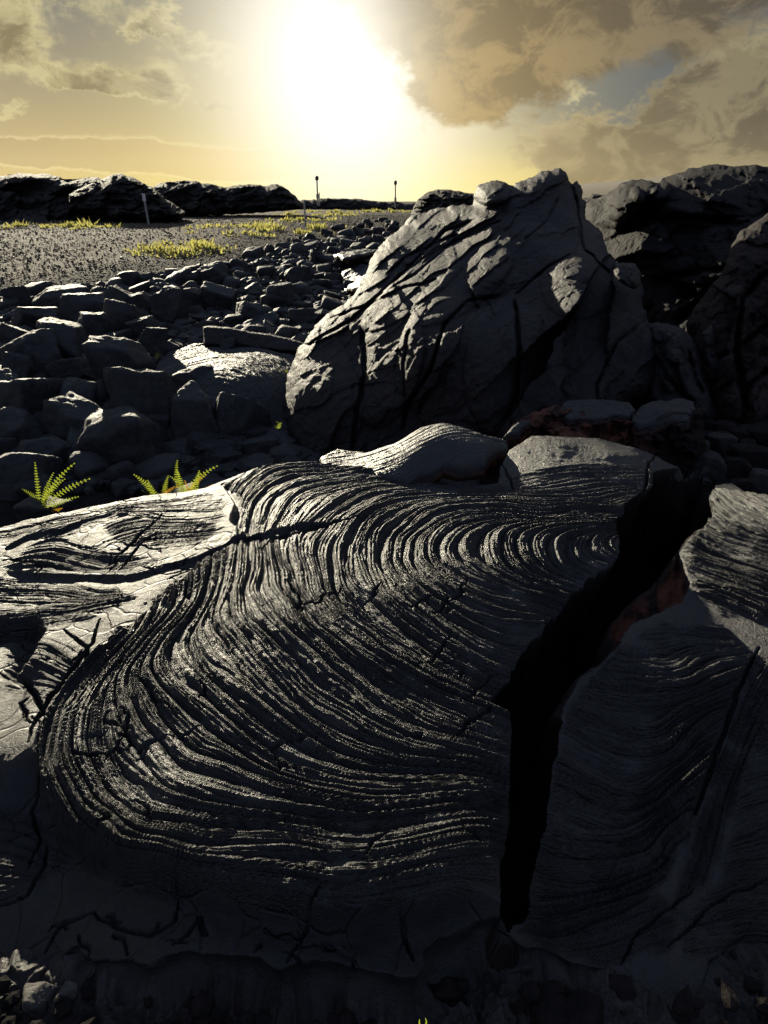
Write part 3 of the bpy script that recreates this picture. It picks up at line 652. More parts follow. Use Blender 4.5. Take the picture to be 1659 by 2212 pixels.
relief('lava_outcrop', [(600,1010),(600,940),(606,870),(622,810),(640,760),(668,720),(700,686),(726,665),(760,640),(785,600),(800,560),(832,520),(868,490),(890,465),(940,452),(990,445),(1022,440),(1030,405),(1060,390),(1092,392),(1108,403),(1140,385),(1180,370),(1212,364),(1224,378),(1232,400),(1246,392),(1258,400),(1258,430),(1268,470),(1300,500),(1312,545),(1330,560),(1352,580),(1385,600),(1388,660),(1400,690),(1424,735),(1440,790),(1420,840),(1360,870),(1330,900),(1200,960),(1000,1000),(800,1040)],
       [(600,990,5.6),(640,850,5.75),(700,720,6.3),(730,860,5.55),(760,960,5.3),(800,780,5.7),(800,650,6.4),(850,540,7.2),(900,480,7.9),(870,920,5.2),(960,900,5.1),(960,760,5.25),(960,640,5.9),(1000,560,6.7),(1040,470,7.2),(1060,410,7.7),(1110,500,6.8),(1140,600,6.2),(1200,420,7.5),(1215,372,7.8),(1240,430,7.6),(1240,520,6.7),(1260,560,6.2),(1200,650,5.75),(1230,760,5.4),(1200,880,5.05),(1330,640,5.75),(1380,700,5.8),(1340,800,5.35),(1420,790,5.6),(1300,520,7.0),(1390,640,6.3),(1050,950,4.95),(1130,850,5.15)],
       'huge cracked lava rock rising to a peak at the centre right', 'lava rock', M_rock, 2.6, 34, .5, 1.6,
       lobes=[(985,800,120,165,-16,.20),(1250,610,85,80,-20,.07),(1190,800,190,200,10,.10),(690,850,90,150,-12,.14),(1062,415,42,30,0,.25),(840,790,70,140,15,.12),(1000,620,130,50,-35,.09),(900,620,150,40,-38,.09),(1105,560,120,60,-30,.08),(1240,575,60,40,0,.05)],
       creases=[([(868,940),(878,880),(930,800),(960,700),(1010,650),(1090,640)],3,.14),([(1110,640),(1125,760),(1115,850),(1080,930)],3.5,.16),([(780,700),(790,800),(770,900),(760,980)],4,.13),([(1225,380),(1245,450),(1262,540),(1330,600)],3.5,.16),([(640,760),(760,690),(860,600),(960,500),(1040,470)],2.6,.10),([(800,650),(900,590),(980,520),(1100,470)],2.4,.07),([(890,700),(870,780),(880,860)],2.5,.07),([(1110,640),(1180,580),(1240,545)],2.5,.08),([(700,690),(790,660),(880,620),(960,600)],2.4,.08),([(1400,690),(1330,740),(1290,830),(1300,880)],3,.07),([(1130,520),(1180,480),(1210,420)],2.4,.06),([(830,600),(870,560),(910,540),(1000,500)],2.4,.08)],
       namp=.055, nfreq=1.6, fine=.012, jit=9, slabs=(-38, 30, .07), blocks=.02, facets=[(24, .065, .032, -50, 2.2), (150, .012, .013, -42, 2.4)],
       slab_w=lambda a, b: .12 + .88 * sst(1180 - a - .3 * (b - 500), 0, 140) * sst(690 - b - .25 * (a - 900), -60, 120))
# crust knob beside the peak
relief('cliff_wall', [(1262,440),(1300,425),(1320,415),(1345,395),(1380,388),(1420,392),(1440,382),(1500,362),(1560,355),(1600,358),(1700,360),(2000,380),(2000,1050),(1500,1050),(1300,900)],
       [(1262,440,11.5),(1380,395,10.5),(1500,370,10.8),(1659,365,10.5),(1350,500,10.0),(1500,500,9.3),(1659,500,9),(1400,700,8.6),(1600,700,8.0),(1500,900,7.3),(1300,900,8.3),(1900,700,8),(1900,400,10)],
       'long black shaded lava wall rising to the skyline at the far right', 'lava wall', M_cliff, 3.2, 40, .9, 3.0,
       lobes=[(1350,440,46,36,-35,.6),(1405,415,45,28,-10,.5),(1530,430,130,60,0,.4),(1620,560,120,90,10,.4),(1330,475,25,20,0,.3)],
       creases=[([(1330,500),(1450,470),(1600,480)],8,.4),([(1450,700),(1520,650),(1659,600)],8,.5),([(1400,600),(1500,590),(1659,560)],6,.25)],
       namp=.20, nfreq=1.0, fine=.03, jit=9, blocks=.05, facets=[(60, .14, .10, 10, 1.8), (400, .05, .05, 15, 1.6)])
relief('lava_block', [(1659,462),(1600,500),(1575,540),(1560,590),(1510,650),(1480,700),(1500,760),(1520,860),(1530,950),(1700,1010),(1950,1000),(1950,460),(1750,450)],
       [(1659,470,7.2),(1600,520,6.9),(1520,660,6.6),(1560,760,6.0),(1600,650,6.3),(1640,850,5.6),(1560,930,5.5),(1750,700,6.2),(1900,900,5.8),(1900,500,7.2),(1625,560,6.5)],
       'brown rough lava block with a slanting ridge at the right edge', 'lava block', M_cliff, 3.2, 34, .5, 1.5,
       lobes=[(1560,720,50,110,20,.3),(1620,880,70,80,0,.25)],
       creases=[([(1659,580),(1600,650),(1590,760),(1620,900)],6,.3),([(1520,790),(1580,760),(1659,700)],5,.2),([(1659,800),(1620,830),(1600,930)],5,.2)],
       namp=.12, nfreq=2.0, fine=.025, jit=7, rustf=lambda a, b: 1.0 + 0 * a, blocks=.03, facets=[(40, .06, .05, -60, 1.8), (300, .03, .03, -50, 1.6)])
# toes of lava squeezed between the big rock and the wall
relief('lava_toe', [(1395,700),(1420,695),(1470,705),(1500,735),(1520,790),(1540,850),(1560,900),(1520,930),(1440,900),(1400,860),(1410,790)],
       [(1400,700,6.1),(1460,715,5.9),(1500,800,5.7),(1540,900,5.4),(1430,850,5.4),(1430,760,5.7)],
       'folded grey lava toe squeezed between the big rock and the brown block', 'lava toe', M_rock, 2.6, 18, .2, .5,
       lobes=[(1462,745,34,44,0,.22),(1452,800,26,48,10,.2),(1500,840,24,70,-25,.18),(1425,720,26,20,0,.1)], creases=[([(1480,700),(1490,780),(1520,860)],5,.14),([(1410,760),(1450,830),(1500,880)],5,.1)], namp=.06, nfreq=5, fine=.02, jit=6)
relief('lava_toe', [(1515,720),(1540,698),(1552,720),(1548,760),(1560,790),(1556,815),(1535,812),(1522,775),(1518,745)],
       [(1530,710,5.95),(1555,800,5.7),(1520,760,5.8),(1545,760,5.8)],
       'small pale finger of lava standing against the brown block', 'lava toe', M_rock, 1.6, 12, .1, .2, lobes=[(1532,725,14,24,0,.06),(1544,785,16,26,-15,.06)], namp=.02, nfreq=6, fine=.01, jit=3)
relief('lava_lump', [(1325,572),(1345,566),(1372,570),(1384,590),(1386,615),(1372,625),(1340,612),(1328,596)],
       [(1330,575,5.6),(1385,600,5.6),(1350,620,5.4),(1350,590,5.5)],
       'small knobbly lava lump on the right shoulder of the big rock', 'lava lump', M_rock, 1.8, 12, .12, .3, namp=.05, nfreq=7, fine=.02, jit=4)

# ================================================================== CRUST PLATES behind the main slab
def plate(outline, ctrl, label, mat, st=.006, thick=.22, ropes_dir=None, A=(.008, .005, .001), n=4, rustw=1.0, edge=.03, seed=5.0, bumps=.01, name='lava_plate', cat='lava plate', lam=.001, clefts=()):
    """closed plate: top surface through ctrl (photo x, y, height), ragged outline, real thickness"""
    c3 = np.array([at_z(a, b, c) for a, b, c in ctrl]); fit = tps_fit(c3[:, :2], c3[:, 2], lam)
    def on(pts):
        p = np.array([q[:2] for q in pts], float); z = np.full(len(p), float(c3[:, 2].mean()))
        for _ in range(14):
            w = at_z(p[:, 0], p[:, 1], z); z = .5 * z + .5 * np.clip(tps(fit, w[:, 0], w[:, 1]), -1, 1.5)
        return at_z(p[:, 0], p[:, 1], z)[:, :2]
    w = on(outline); lo, hi = w.min(0) - .06, w.max(0) + .06
    gx = np.arange(lo[0], hi[0], st); gy = np.arange(lo[1], hi[1], st); PX, PY = np.meshgrid(gx, gy)
    sd_, _ = seg_dist(PX, PY, w, True); sd_ = sd_ + .012 * fbm(PX * 14, PY * 14, 0 * PX + seed, 4)
    z = tps(fit, PX, PY)
    if ropes_dir is not None:
        P2, V2 = [], []
        for v, c in ropes_dir:
            q = on(c); P2 += list(q); V2 += [v * n] * len(q)
        z = z + ropes(tps(tps_fit(P2, np.array(V2), .001), PX, PY), PX, PY, *A, seed)
    z = z + bumps * fbm(PX * 5, PY * 5, 0 * PX + seed, 4) + .002 * fbm(PX * 22, PY * 22, 0 * PX + seed, 3)
    for c, wd, dp_ in clefts:
        d, t = seg_dist(PX + .01 * noise3(PX * 20, PY * 20, 0 * PX), PY, on(c)); z = z - dp_ * (1 - sst(np.abs(d), wd * .3, wd))
    gy_, gx_ = np.gradient(sd_, st); gn = np.hypot(gx_, gy_) + 1e-6; off = np.where((sd_ < 0) & (sd_ > -2.2 * st), -sd_ / np.clip(gn, .6, 2), 0)
    PX, PY = PX + off * gx_ / gn, PY + off * gy_ / gn
    s = np.clip(sd_ / edge, 0, 1); z = z - edge * .8 * (1 - np.sqrt(np.clip(1 - (1 - s) ** 2, 0, 1)))
    # underside retreats inward: an overhanging broken edge
    und_ = z - thick * (.35 + .65 * np.clip(sd_ / .08, 0, 1)) - .03 * fbm(PX * 12, PY * 12, 0 * PX + seed + 3, 4)
    ins = sd_ > 0; Qa = grid_quads(len(gx), len(gy)); cs = sd_.reshape(-1)[Qa]; Qf = Qa[(cs > 0).any(1) & (cs > -2.0 * st).all(1)]; nV = PX.size
    top = np.stack([PX, PY, z], -1).reshape(-1, 3); bot = np.stack([PX, PY, und_], -1).reshape(-1, 3)
    e = np.concatenate([Qf[:, [0, 1]], Qf[:, [1, 2]], Qf[:, [2, 3]], Qf[:, [3, 0]]]); key = np.sort(e, 1)
    kk = key[:, 0].astype(np.int64) * nV + key[:, 1]; u_, ix, cnt = np.unique(kk, return_index=True, return_counts=True); be = e[ix[cnt == 1]]
    mid = .5 * (top + bot); mid[:, :2] += .012 * np.stack([fbm(bot[:, 0] * 25, bot[:, 1] * 25, 0 * bot[:, 0], 3), fbm(bot[:, 0] * 25 + 9, bot[:, 1] * 25, 0 * bot[:, 0], 3)], 1)
    s1 = np.stack([be[:, 1], be[:, 0], be[:, 0] + nV, be[:, 1] + nV], 1); s2 = s1 + nV; s2[:, 2:] = s1[:, 2:] + nV; s2[:, :2] = s1[:, 2:][:, ::-1]
    Vall = np.vstack([top, mid, bot]); Qall = np.vstack([Qf, Qf[:, ::-1] + 2 * nV, s1, s2])
    rr = np.concatenate([np.zeros(nV), np.full(nV, .8 * rustw), np.full(nV, rustw)])
    me, org = submesh(name, Vall, Qall, np.ones(len(Qall), bool), mat, {'rust': rr}); return link(name, me, None, label, cat, loc=org)

plate([(690,985),(730,968),(790,975),(850,955),(905,925),(950,912),(1000,922),(1050,938),(1096,945),(1098,965),(1060,978),(1050,1000),(1000,1010),(960,1003),(915,1020),(880,1040),(800,1030),(700,1010)],
      [(690,1000,.17),(800,1015,.22),(890,1035,.22),(960,1000,.27),(1050,985,.29),(1100,955,.29),(1000,922,.36),(950,912,.37),(900,930,.33),(800,975,.22),(1000,960,.34),(900,980,.3)],
      'humped ropy lava plate with a pale crest, in front of the big rock', M_rope, .005, .16,
      [(0,[(700,1000),(790,985),(880,950),(940,915)]),(1,[(800,1020),(880,990),(960,950),(1050,945)]),(2,[(900,1025),(960,995),(1050,965),(1090,950)])], (.008,.006,.001), 5, seed=13, clefts=[([(1000,935),(1040,945),(1090,955)],.01,.02)])
plate([(1215,872),(1235,862),(1300,860),(1360,866),(1372,885),(1360,898),(1330,893),(1290,905),(1230,905),(1212,890)],
      [(1215,890,.335),(1290,905,.32),(1360,895,.33),(1300,862,.36),(1235,864,.36),(1360,868,.355),(1290,880,.345)],
      'pale flat topped lava plate lying under the big rock', M_smooth, .005, .10, seed=23, bumps=.02, edge=.016)
plate([(1366,890),(1385,872),(1430,862),(1470,856),(1500,862),(1508,885),(1490,905),(1450,900),(1420,915),(1380,925),(1366,910)],
      [(1370,905,.32),(1400,920,.30),(1450,905,.33),(1500,890,.32),(1500,862,.36),(1430,864,.37),(1430,885,.365),(1385,880,.35)],
      'rounded pale lava plate with a notched rim beside the flat one', M_smooth, .005, .12, seed=33, bumps=.03, edge=.03, clefts=[([(1425,905),(1450,892),(1490,895)],.015,.03)])
relief('lava_ledge', [(1085,948),(1108,915),(1150,893),(1195,876),(1230,880),(1300,892),(1370,890),(1440,893),(1515,880),(1525,960),(1510,1010),(1490,1080),(1380,1020),(1280,985),(1190,985),(1130,985)],
       [(1090,950,4.12),(1200,880,4.25),(1200,960,4.02),(1300,900,4.15),(1300,970,4.0),(1420,900,4.12),(1420,1000,3.95),(1510,890,4.2),(1500,1060,3.9)],
       'dark rust brown broken rock ledge under the two pale plates', 'lava ledge', M_floor, 2.0, 16, .12, .45, namp=.10, nfreq=4, fine=.03, jit=6, rustf=lambda a, b: .9 * sst(1450 - a, 0, 120), facets=[(50, .05, .05, 0, 1.5), (260, .025, .03, 0, 1.2)])
plate([(1086,945),(1108,917),(1150,895),(1195,878),(1228,880),(1226,890),(1190,894),(1150,912),(1118,935)], [(1090,945,.27),(1150,912,.29),(1190,894,.32),(1195,878,.35),(1130,905,.32),(1228,885,.35)],
      'narrow dark crust strip rising to the flat topped pale plate', M_smooth, .006, .08, seed=73, bumps=.02, edge=.02)
def zc(L, dz):
    return [(a, b, float(g_at(a, b)[2]) + dz + c) for a, b, c in L]
# small pahoehoe sheet in the boulder field, and its long tilted slab
plate([(300,840),(330,800),(360,760),(420,740),(520,745),(600,760),(650,770),(660,860),(600,930),(520,900),(430,880),(340,890)],
      zc([(300,850,0),(400,750,0),(520,750,.04),(500,800,.10),(620,780,.05),(600,900,0),(450,870,.03),(560,840,.08),(340,880,0),(660,850,0)], .07),
      'shiny rippled lava sheet lying among the boulders', M_smooth, .009, .15,
      [(0,[(340,830),(430,790),(540,790),(600,860)]),(1,[(320,800),(420,765),(560,765),(640,860)]),(2,[(320,760),(420,745),(600,750),(660,800)])], (.010, .008, .002), 7, seed=53, bumps=.012, name='lava_sheet', cat='lava sheet')
relief('tilted_slab', [(438,705),(470,704),(520,712),(580,722),(640,735),(662,742),(660,760),(600,758),(520,748),(440,745)],
       [(440,710,7.7),(660,745,7.3),(550,720,7.5),(440,745,7.55),(660,760,7.2)],
       'long thin tilted lava slab with a bright upper edge among the boulders', 'lava slab', M_rock, 2.0, 7, .05, .5, namp=.03, nfreq=3, fine=.01, jit=3)
for (o_, c_, lb) in [
   ([(720,548),(770,528),(850,520),(850,535),(790,548),(740,556)], zc([(720,552,.05),(850,522,.08),(780,540,.1),(850,535,.05)], .08), 'thin sunlit lava sheet behind the big rock, nearer the road'),
   ([(738,585),(780,570),(810,572),(800,610),(760,620),(740,600)], zc([(740,590,.03),(800,575,.08),(780,600,.08),(760,618,.0)], .08), 'small sunlit lava sheet tucked behind the flank of the big rock')]:
    plate(o_, c_, lb, M_rope, .015, .12, seed=63, bumps=.04, name='lava_sheet', cat='lava sheet')

# ================================================================== DISTANT MOUNDS
def mound(outline_px, Yd, label, name='lava_mound', thick=5.0, **k):
    return relief(name, outline_px, [(outline_px[0][0], 380, Yd + .9), (outline_px[len(outline_px) // 2][0], 385, Yd + .9), (outline_px[0][0], 490, Yd - 1.1), (outline_px[len(outline_px) // 2][0], 480, Yd - 1.1)], label, 'lava mound', M_hill, 1.6, 22, 1.6, thick, namp=k.pop('namp', .7), nfreq=.35, fine=.10, jit=6, facets=[(60, .35, .35, -8, 3.0), (400, .12, .15, -8, 3.0)], **k)
mound([(-400,400),(-100,385),(0,380),(60,375),(120,380),(150,388),(210,382),(250,395),(262,450),(255,500),(-100,505),(-400,500)], 30, 'long wrinkled lava mound at the left edge of the skyline', namp=1.1)
mound([(148,420),(175,405),(205,392),(240,378),(262,375),(290,385),(312,398),(335,408),(360,430),(400,455),(395,475),(320,480),(240,470),(150,450)], 26, 'dark jagged lava mound behind the white road marker', namp=1.0)
mound([(330,402),(360,392),(420,390),(465,400),(480,405),(530,400),(600,398),(622,408),(640,425),(655,440),(650,452),(560,460),(400,470),(340,455)], 36, 'low flat topped lava mound right of the jagged one, ending beside the road', namp=.9)
mound([(896,440),(915,420),(945,409),(980,410),(1020,418),(1080,425),(1080,500),(900,500),(885,462)], 22, 'small lava mound on the skyline just left of the peak of the big rock', namp=.7)
mound([(560,450),(600,440),(650,430),(700,429),(760,430),(820,434),(900,440),(960,443),(960,460),(560,470)], 70, 'low dark lava rise on the skyline behind the tall posts', namp=.5)
mound([(1230,440),(1280,420),(1340,424),(1340,480),(1230,480)], 16, 'low lava rubble crest between the peak and the black wall', namp=.4)
# the far mountain slope
yv = 9000.0
sl = [(1180,402),(1260,397),(1330,391),(1400,384),(1480,377),(1560,370),(1659,362),(1900,345)]
top_ = np.array([at_y(a, b, yv) for a, b in sl]); N_ = len(sl)
Vh = []
for j, (fz, oy) in enumerate([(0, -1500), (.55, -700), (1, 0), (.6, 1500), (0, 3000)]):
    for p in top_: Vh.append((p[0] * (1 + oy / yv), p[1] + oy, -20 + (p[2] + 20) * fz))
M_far = bpy.data.materials.new('far_slope'); M_far.use_nodes = True
M_far.node_tree.nodes['Principled BSDF'].inputs['Base Color'].default_value = (.12, .10, .075, 1)  # paled base colour: part of the distance haze is painted in here
M_far.node_tree.nodes['Principled BSDF'].inputs['Roughness'].default_value = 1
link('distant_hill', mesh_np('distant_hill', np.array(Vh), grid_quads(N_, 5), M_far), kind='structure')

# ================================================================== BOULDERS
import bmesh
def ico(sub):
    bm = bmesh.new(); bmesh.ops.create_icosphere(bm, subdivisions=sub, radius=1.0)
    v = np.array([x.co[:] for x in bm.verts]); f = np.array([[y.index for y in x.verts] for x in bm.faces]); bm.free(); return v, f
ICO = {k: ico(k) for k in (2, 3, 5, 6)}
def rock_mesh(seed, sub, dims, planes=11, soft=60.0, rough=.07, flat=.0):
    r = np.random.RandomState(seed); n, f = ICO[sub]
    m = r.normal(size=(planes, 3)); m /= np.linalg.norm(m, axis=1)[:, None]
    m = np.vstack([m, [[0, 0, 1], [0, 0, -1], [1, 0, 0], [-1, 0, 0], [0, 1, 0], [0, -1, 0]] + r.normal(size=(6, 3)) * .22]); m /= np.linalg.norm(m, axis=1)[:, None]
    d = np.concatenate([r.uniform(.72, 1.0, planes), r.uniform(.66, .86, 6)])
    c = (n @ m.T) / d; rad = soft / np.log(np.exp(soft * np.clip(c, 0, None)).sum(1)) * 1.0
    rad = 1 / (np.log(np.exp(soft * c).sum(1)) / soft)
    rad = rad * (1 + rough * 1.6 * fbm(n[:, 0] * 1.7 + seed, n[:, 1] * 1.7, n[:, 2] * 1.7, 3) + rough * .6 * fbm(n[:, 0] * 7 + seed, n[:, 1] * 7, n[:, 2] * 7, 3, .6))
    v = n * rad[:, None] * np.array(dims) * .5 * 1.12
    return v, f
def boulder(px, py, w, hpx, seed, label, group=None, sub=5, mat=None, tilt=12, Ybase=None, name='boulder', cat='boulder', zoff=0.0):
    """px,py: middle of the visible stone in the photo; its foot rests on the ground below it"""
    foot = g_at(px, py + hpx * (.5 if py < 860 else .12)); Yd = foot[1] if Ybase is None else Ybase
    c = at_y(px, py, Yd); dist = np.linalg.norm(c - CAM); s = dist / F
    W_, H_ = w * s, hpx * s; r = np.random.RandomState(seed)
    dims = np.array([W_, (W_ + H_) * .5 * r.uniform(.8, 1.15), H_ * r.uniform(1.08, 1.25)])
    v, f = rock_mesh(seed, sub, dims)
    R = np.array(Euler((math.radians(r.uniform(-tilt, tilt)), math.radians(r.uniform(-tilt, tilt)), math.radians(r.uniform(-25, 25)))).to_matrix())
    v = v @ R.T
    zz = v[:, 2].min(); v[:, 2] -= zz
    me = mesh_np(name, v, f, mat or M_boulder)
    me.polygons.foreach_set('use_smooth', np.ones(len(f), bool))
    return link(name, me, None, label, cat, group, loc=(c[0], Yd + dims[1] * .2, c[2] + zz))
BL = [ # x, y, w, h, label  (photo units) - the large stones
 (40,1050,120,110,'boulder at the left edge beside the single dark fern'),
 (40,955,85,90,'craggy pointed boulder at the left edge above the fern'),
 (255,985,220,130,'broad black boulder in deep shade directly behind the two ferns'),
 (85,1010,100,90,'rounded grey boulder partly behind the dark fern'),
 (165,940,150,110,'slanting split boulder leaning left of the broad black one'),
 (320,905,130,150,'tall boulder with a pale ridged top above the broad black one'),
 (415,935,112,150,'dark squared boulder with a flat bright top, near the lava sheet'),
 (512,935,110,110,'brown folded boulder beside the foot of the big rock'),
 (60,890,120,110,'large low grey boulder at the left edge of the pile'),
 (172,880,84,90,'upright wedge shaped boulder in the middle of the left pile'),
 (255,810,98,110,'tall boulder with a split flat top beside the lava sheet'),
 (228,870,60,80,'small square boulder tucked behind the wedge shaped one'),
 (415,835,90,60,'flat topped dark boulder lying on the near edge of the lava sheet'),
 (488,868,90,60,'rectangular black boulder lying on the lava sheet'),
 (490,762,34,42,'small dark stone standing alone on the lava sheet'),
 (60,775,105,80,'wide boulder in the left pile with a curved top'),
 (125,745,88,76,'smooth dome shaped boulder behind the left pile'),
 (15,850,60,60,'cracked boulder cut by the left edge'),
 (38,800,60,60,'dark round boulder in front of the wide curved one'),
 (150,810,95,50,'long low boulder between the dome and the wedge'),
 (215,785,60,44,'low grey boulder left of the tall split topped one'),
 (108,860,70,50,'flat pale boulder with a slanted top in the left pile'),
 (240,745,70,40,'flat slab like boulder above the tall split topped one'),
 (328,745,50,60,'rounded boulder at the upper left corner of the lava sheet'),
 (265,700,80,66,'pale rounded boulder in the middle of the pile'),
 (205,720,66,60,'dark triangular boulder behind the flat slab like one'),
 (310,722,60,50,'egg shaped boulder against the corner of the sheet'),
 (75,695,90,50,'low boulder near the left edge just under the road bank'),
 (180,675,80,60,'grey boulder with a sunlit upper edge below the bank'),
 (250,655,70,50,'flat grey boulder at the top of the pile, under the gravel'),
 (130,655,110,50,'broad boulder embedded at the foot of the gravel bank'),
 (28,648,40,40,'small isolated boulder near the left edge on the bank'),
 (22,735,50,44,'boulder against the left edge below the bank'),
 (365,672,74,56,'dark boulder in the back row, left of two sunlit ones'),
 (405,650,60,44,'wide flat boulder of the back row'),
 (470,645,66,50,'boulder with a gleaming flat top in the back row'),
 (455,600,60,34,'pointed boulder on the upper edge of the pile'),
 (540,680,60,40,'low angular boulder above the tilted slab'),
 (605,640,60,44,'rounded mauve boulder near the flank of the big rock'),
 (640,600,54,36,'flat boulder in the upper right of the pile'),
 (650,690,50,36,'small boulder wedged behind the big rock'),
 (560,730,40,22,'little stone below the tilted slab'),
 (300,660,50,40,'small boulder between the pale rounded ones'),
 (345,930,60,60,'black chunk of rock filling the gap behind the ferns'),
 (375,990,90,60,'shadowed low boulder just above the twin ferns'),
 (460,990,80,50,'shadowed flat rock beside the fern and the grey slab'),
 (555,980,70,60,'narrow leaning rock at the foot of the big rock'),
]
for i, (a, b, w, hh, lb) in enumerate(BL):
    boulder(a, b, w * 1.06, hh * 1.08, 300 + i, lb)
# the rest of the pile: many smaller stones nothing tells apart
r = random.Random(5); PILE = []
def in_pile(x, y):
    top = np.interp(x, [0, 200, 480, 700, 850], [648, 628, 580, 502, 470])
    bot = np.interp(x, [0, 300, 600, 640, 700, 800, 860], [1100, 1040, 960, 770, 690, 590, 500])
    return top < y < bot and not (330 < x < 650 and 745 < y < 880)
big = [(a, b, max(w, hh) * .36) for a, b, w, hh, _ in BL]
protos = []
for k in range(14):
    v, f = rock_mesh(900 + k, 3, (1, 1, .85), 9, 45.0, .06); v[:, 2] -= v[:, 2].min()
    protos.append(mesh_np('boulder', v, f, M_boulder))
tries = 0
while len(PILE) < 245 and tries < 40000:
    tries += 1
    y = 470 + (r.random() ** 1.25) * 600; x = r.uniform(-20, 860)
    if not in_pile(x, y): continue
    g = g_at(x, y); dist = np.linalg.norm(g - CAM); sz = r.uniform(.13, .36) * (1.15 if y < 650 else .9); spx = sz / dist * F
    if any((x - a) ** 2 + ((y - b) * 1.3) ** 2 < (c * .75 + spx * .2) ** 2 for a, b, c in big): continue
    if any((x - a) ** 2 + ((y - b) * 1.6) ** 2 < (.34 * (c + spx)) ** 2 for a, b, c in PILE): continue
    PILE.append((x, y, spx))
    far = y < 640
    o = link('boulder', protos[r.randrange(14)], None, 'smaller stone of the far boulder bank beside the road' if far else 'smaller stone filling a gap in the near boulder pile', 'boulder',
             'small stones of the far boulder bank' if far else 'small stones between the near boulders', loc=(g[0], g[1], g[2] - sz * .16))
    o.scale = (sz * r.uniform(.85, 1.35), sz * r.uniform(.8, 1.2), sz * r.uniform(.7, 1.05)); o.rotation_euler = (r.uniform(-.3, .3), r.uniform(-.3, .3), r.uniform(0, 6.28))

# ---- gravel: uncountable small stones on the road, bank and between boulders
def scatter(name, n, region, smin, smax, seed, mat, label, zf=None, sub=2, flat=.7):
    r = np.random.RandomState(seed); vv, ff = [], []; base = []
    for k in range(8): base.append(rock_mesh(700 + k, 1 if sub == 1 else 2, (1, 1, flat), 8, 20, .05) if sub != 1 else None)
    pts = region(r, n); off = 0
    for i, (x, y, z) in enumerate(pts):
        v, f = base[i % 8]; s = r.uniform(smin, smax) * (1 + 1.3 * (r.rand() ** 6)); a = r.uniform(0, 6.28); c_, s_ = math.cos(a), math.sin(a)
        w = v * s * np.array([r.uniform(.8, 1.3), r.uniform(.8, 1.2), 1]); w = np.stack([w[:, 0] * c_ - w[:, 1] * s_, w[:, 0] * s_ + w[:, 1] * c_, w[:, 2]], 1)
        vv.append(w + (x, y, z + s * .12)); ff.append(f + off); off += len(v)
    me = mesh_np(name, np.vstack(vv), np.vstack(ff), mat, smooth=False); return link(name, me, None, label, None, kind='stuff')
_v, _f = None, None
def ico1():
    bm = bmesh.new(); bmesh.ops.create_icosphere(bm, subdivisions=1, radius=1.0); v = np.array([x.co[:] for x in bm.verts]); f = np.array([[y.index for y in x.verts] for x in bm.faces]); bm.free(); return v, f
ICO[2] = ico1()
def reg_road(r, n):
    Yv = 9.5 * (42 / 9.5) ** (r.rand(n) ** .9); Xv = r.uniform(-.62, .14, n) * Yv; m = Yv > 10.5 + 8 * sst(Xv / Yv, -.35, -.05)
    Xv, Yv = Xv[m], Yv[m]; return np.stack([Xv, Yv, Gz(Xv, Yv) + .045], 1)
def reg_pile(r, n):
    Yv = r.uniform(4.7, 19, n); Xv = r.uniform(-.62, .12, n) * Yv; zv = Gz(Xv, Yv); cp__, sp__ = math.cos(PITCH), math.sin(PITCH)
    dep = Yv * cp__ - (zv - 1.5) * sp__; upv = Yv * sp__ + (zv - 1.5) * cp__; qx = CX + F * Xv / dep; qy = CY - F * upv / dep
    m = qy > np.interp(qx, [0, 200, 480, 700, 850], [640, 622, 580, 500, 462]) + r.uniform(-10, 10, n); Xv, Yv = Xv[m], Yv[m]; return np.stack([Xv, Yv, Gz(Xv, Yv)], 1)
scatter('gravel', 34000, reg_road, .012, .036, 1, M_pebble, 'loose dark gravel covering the road')
scatter('rubble', 11000, reg_pile, .03, .17, 2, M_boulder, 'broken lava rubble between the boulders')

def reg_front(r, n):
    px = r.uniform(-100, 1760, n); py = r.uniform(2030, 2330, n); w = at_z(px, py, -.15); d, _ = seg_dist(w[:, 0], w[:, 1], fpoly, True); w = w[d > .03]; w[:, 2] = -.17 + .07 * r.rand(len(w)); return w
def reg_gap(r, n):
    px = r.uniform(1380, 1800, n); py = r.uniform(930, 1130, n); w = at_z(px, py, -.05); d, _ = seg_dist(w[:, 0], w[:, 1], near_poly, True); w = w[d < -.02]; w[:, 2] = -.1 + .12 * r.rand(len(w)) - .2 * (w[:, 0] < 1.6); return w
scatter('rubble', 260, reg_front, .012, .05, 3, M_floor, 'broken dark lava rubble in the hollow at the camera feet')
scatter('rubble', 160, reg_gap, .05, .14, 4, M_floor, 'dark lava rubble between the ropy slab and the black wall')
# the road surface, a sheet just over the ground
LV = np.array([(-500,545),(-200,515),(0,498),(200,484),(320,468),(500,453),(660,443),(800,439.5)], float); RV = np.array([(-500,690),(-200,650),(0,622),(250,598),(480,558),(600,505),(700,466),(830,442)], float)
def dens_(P, n):
    t = np.linspace(0, len(P) - 1, n); return np.stack([np.interp(t, np.arange(len(P)), P[:, 0]), np.interp(t, np.arange(len(P)), P[:, 1])], 1)
NL = 260; la, lb_ = dens_(LV, NL), dens_(RV, NL); La, Lb = g_at(la[:, 0], la[:, 1]), g_at(lb_[:, 0], lb_[:, 1])
ru = np.linspace(0, 1, 150)[None]; RX = La[:, :1] * (1 - ru) + Lb[:, :1] * ru; RY = La[:, 1:2] * (1 - ru) + Lb[:, 1:2] * ru
edge_ = np.minimum(sst(ru, 0, .06), sst(1 - ru, 0, .10)); RZ = Gz(RX, RY) - .03 + .065 * edge_ + .014 * fbm(RX * 5, RY * 5, 0 * RX, 3) * (1 - sst(RY, 25, 45))
M_road = lava_mat('road_gravel', (.060, .047, .032), (.13, .10, .066), .9, 30, .04, 11, .03, spec=.15)
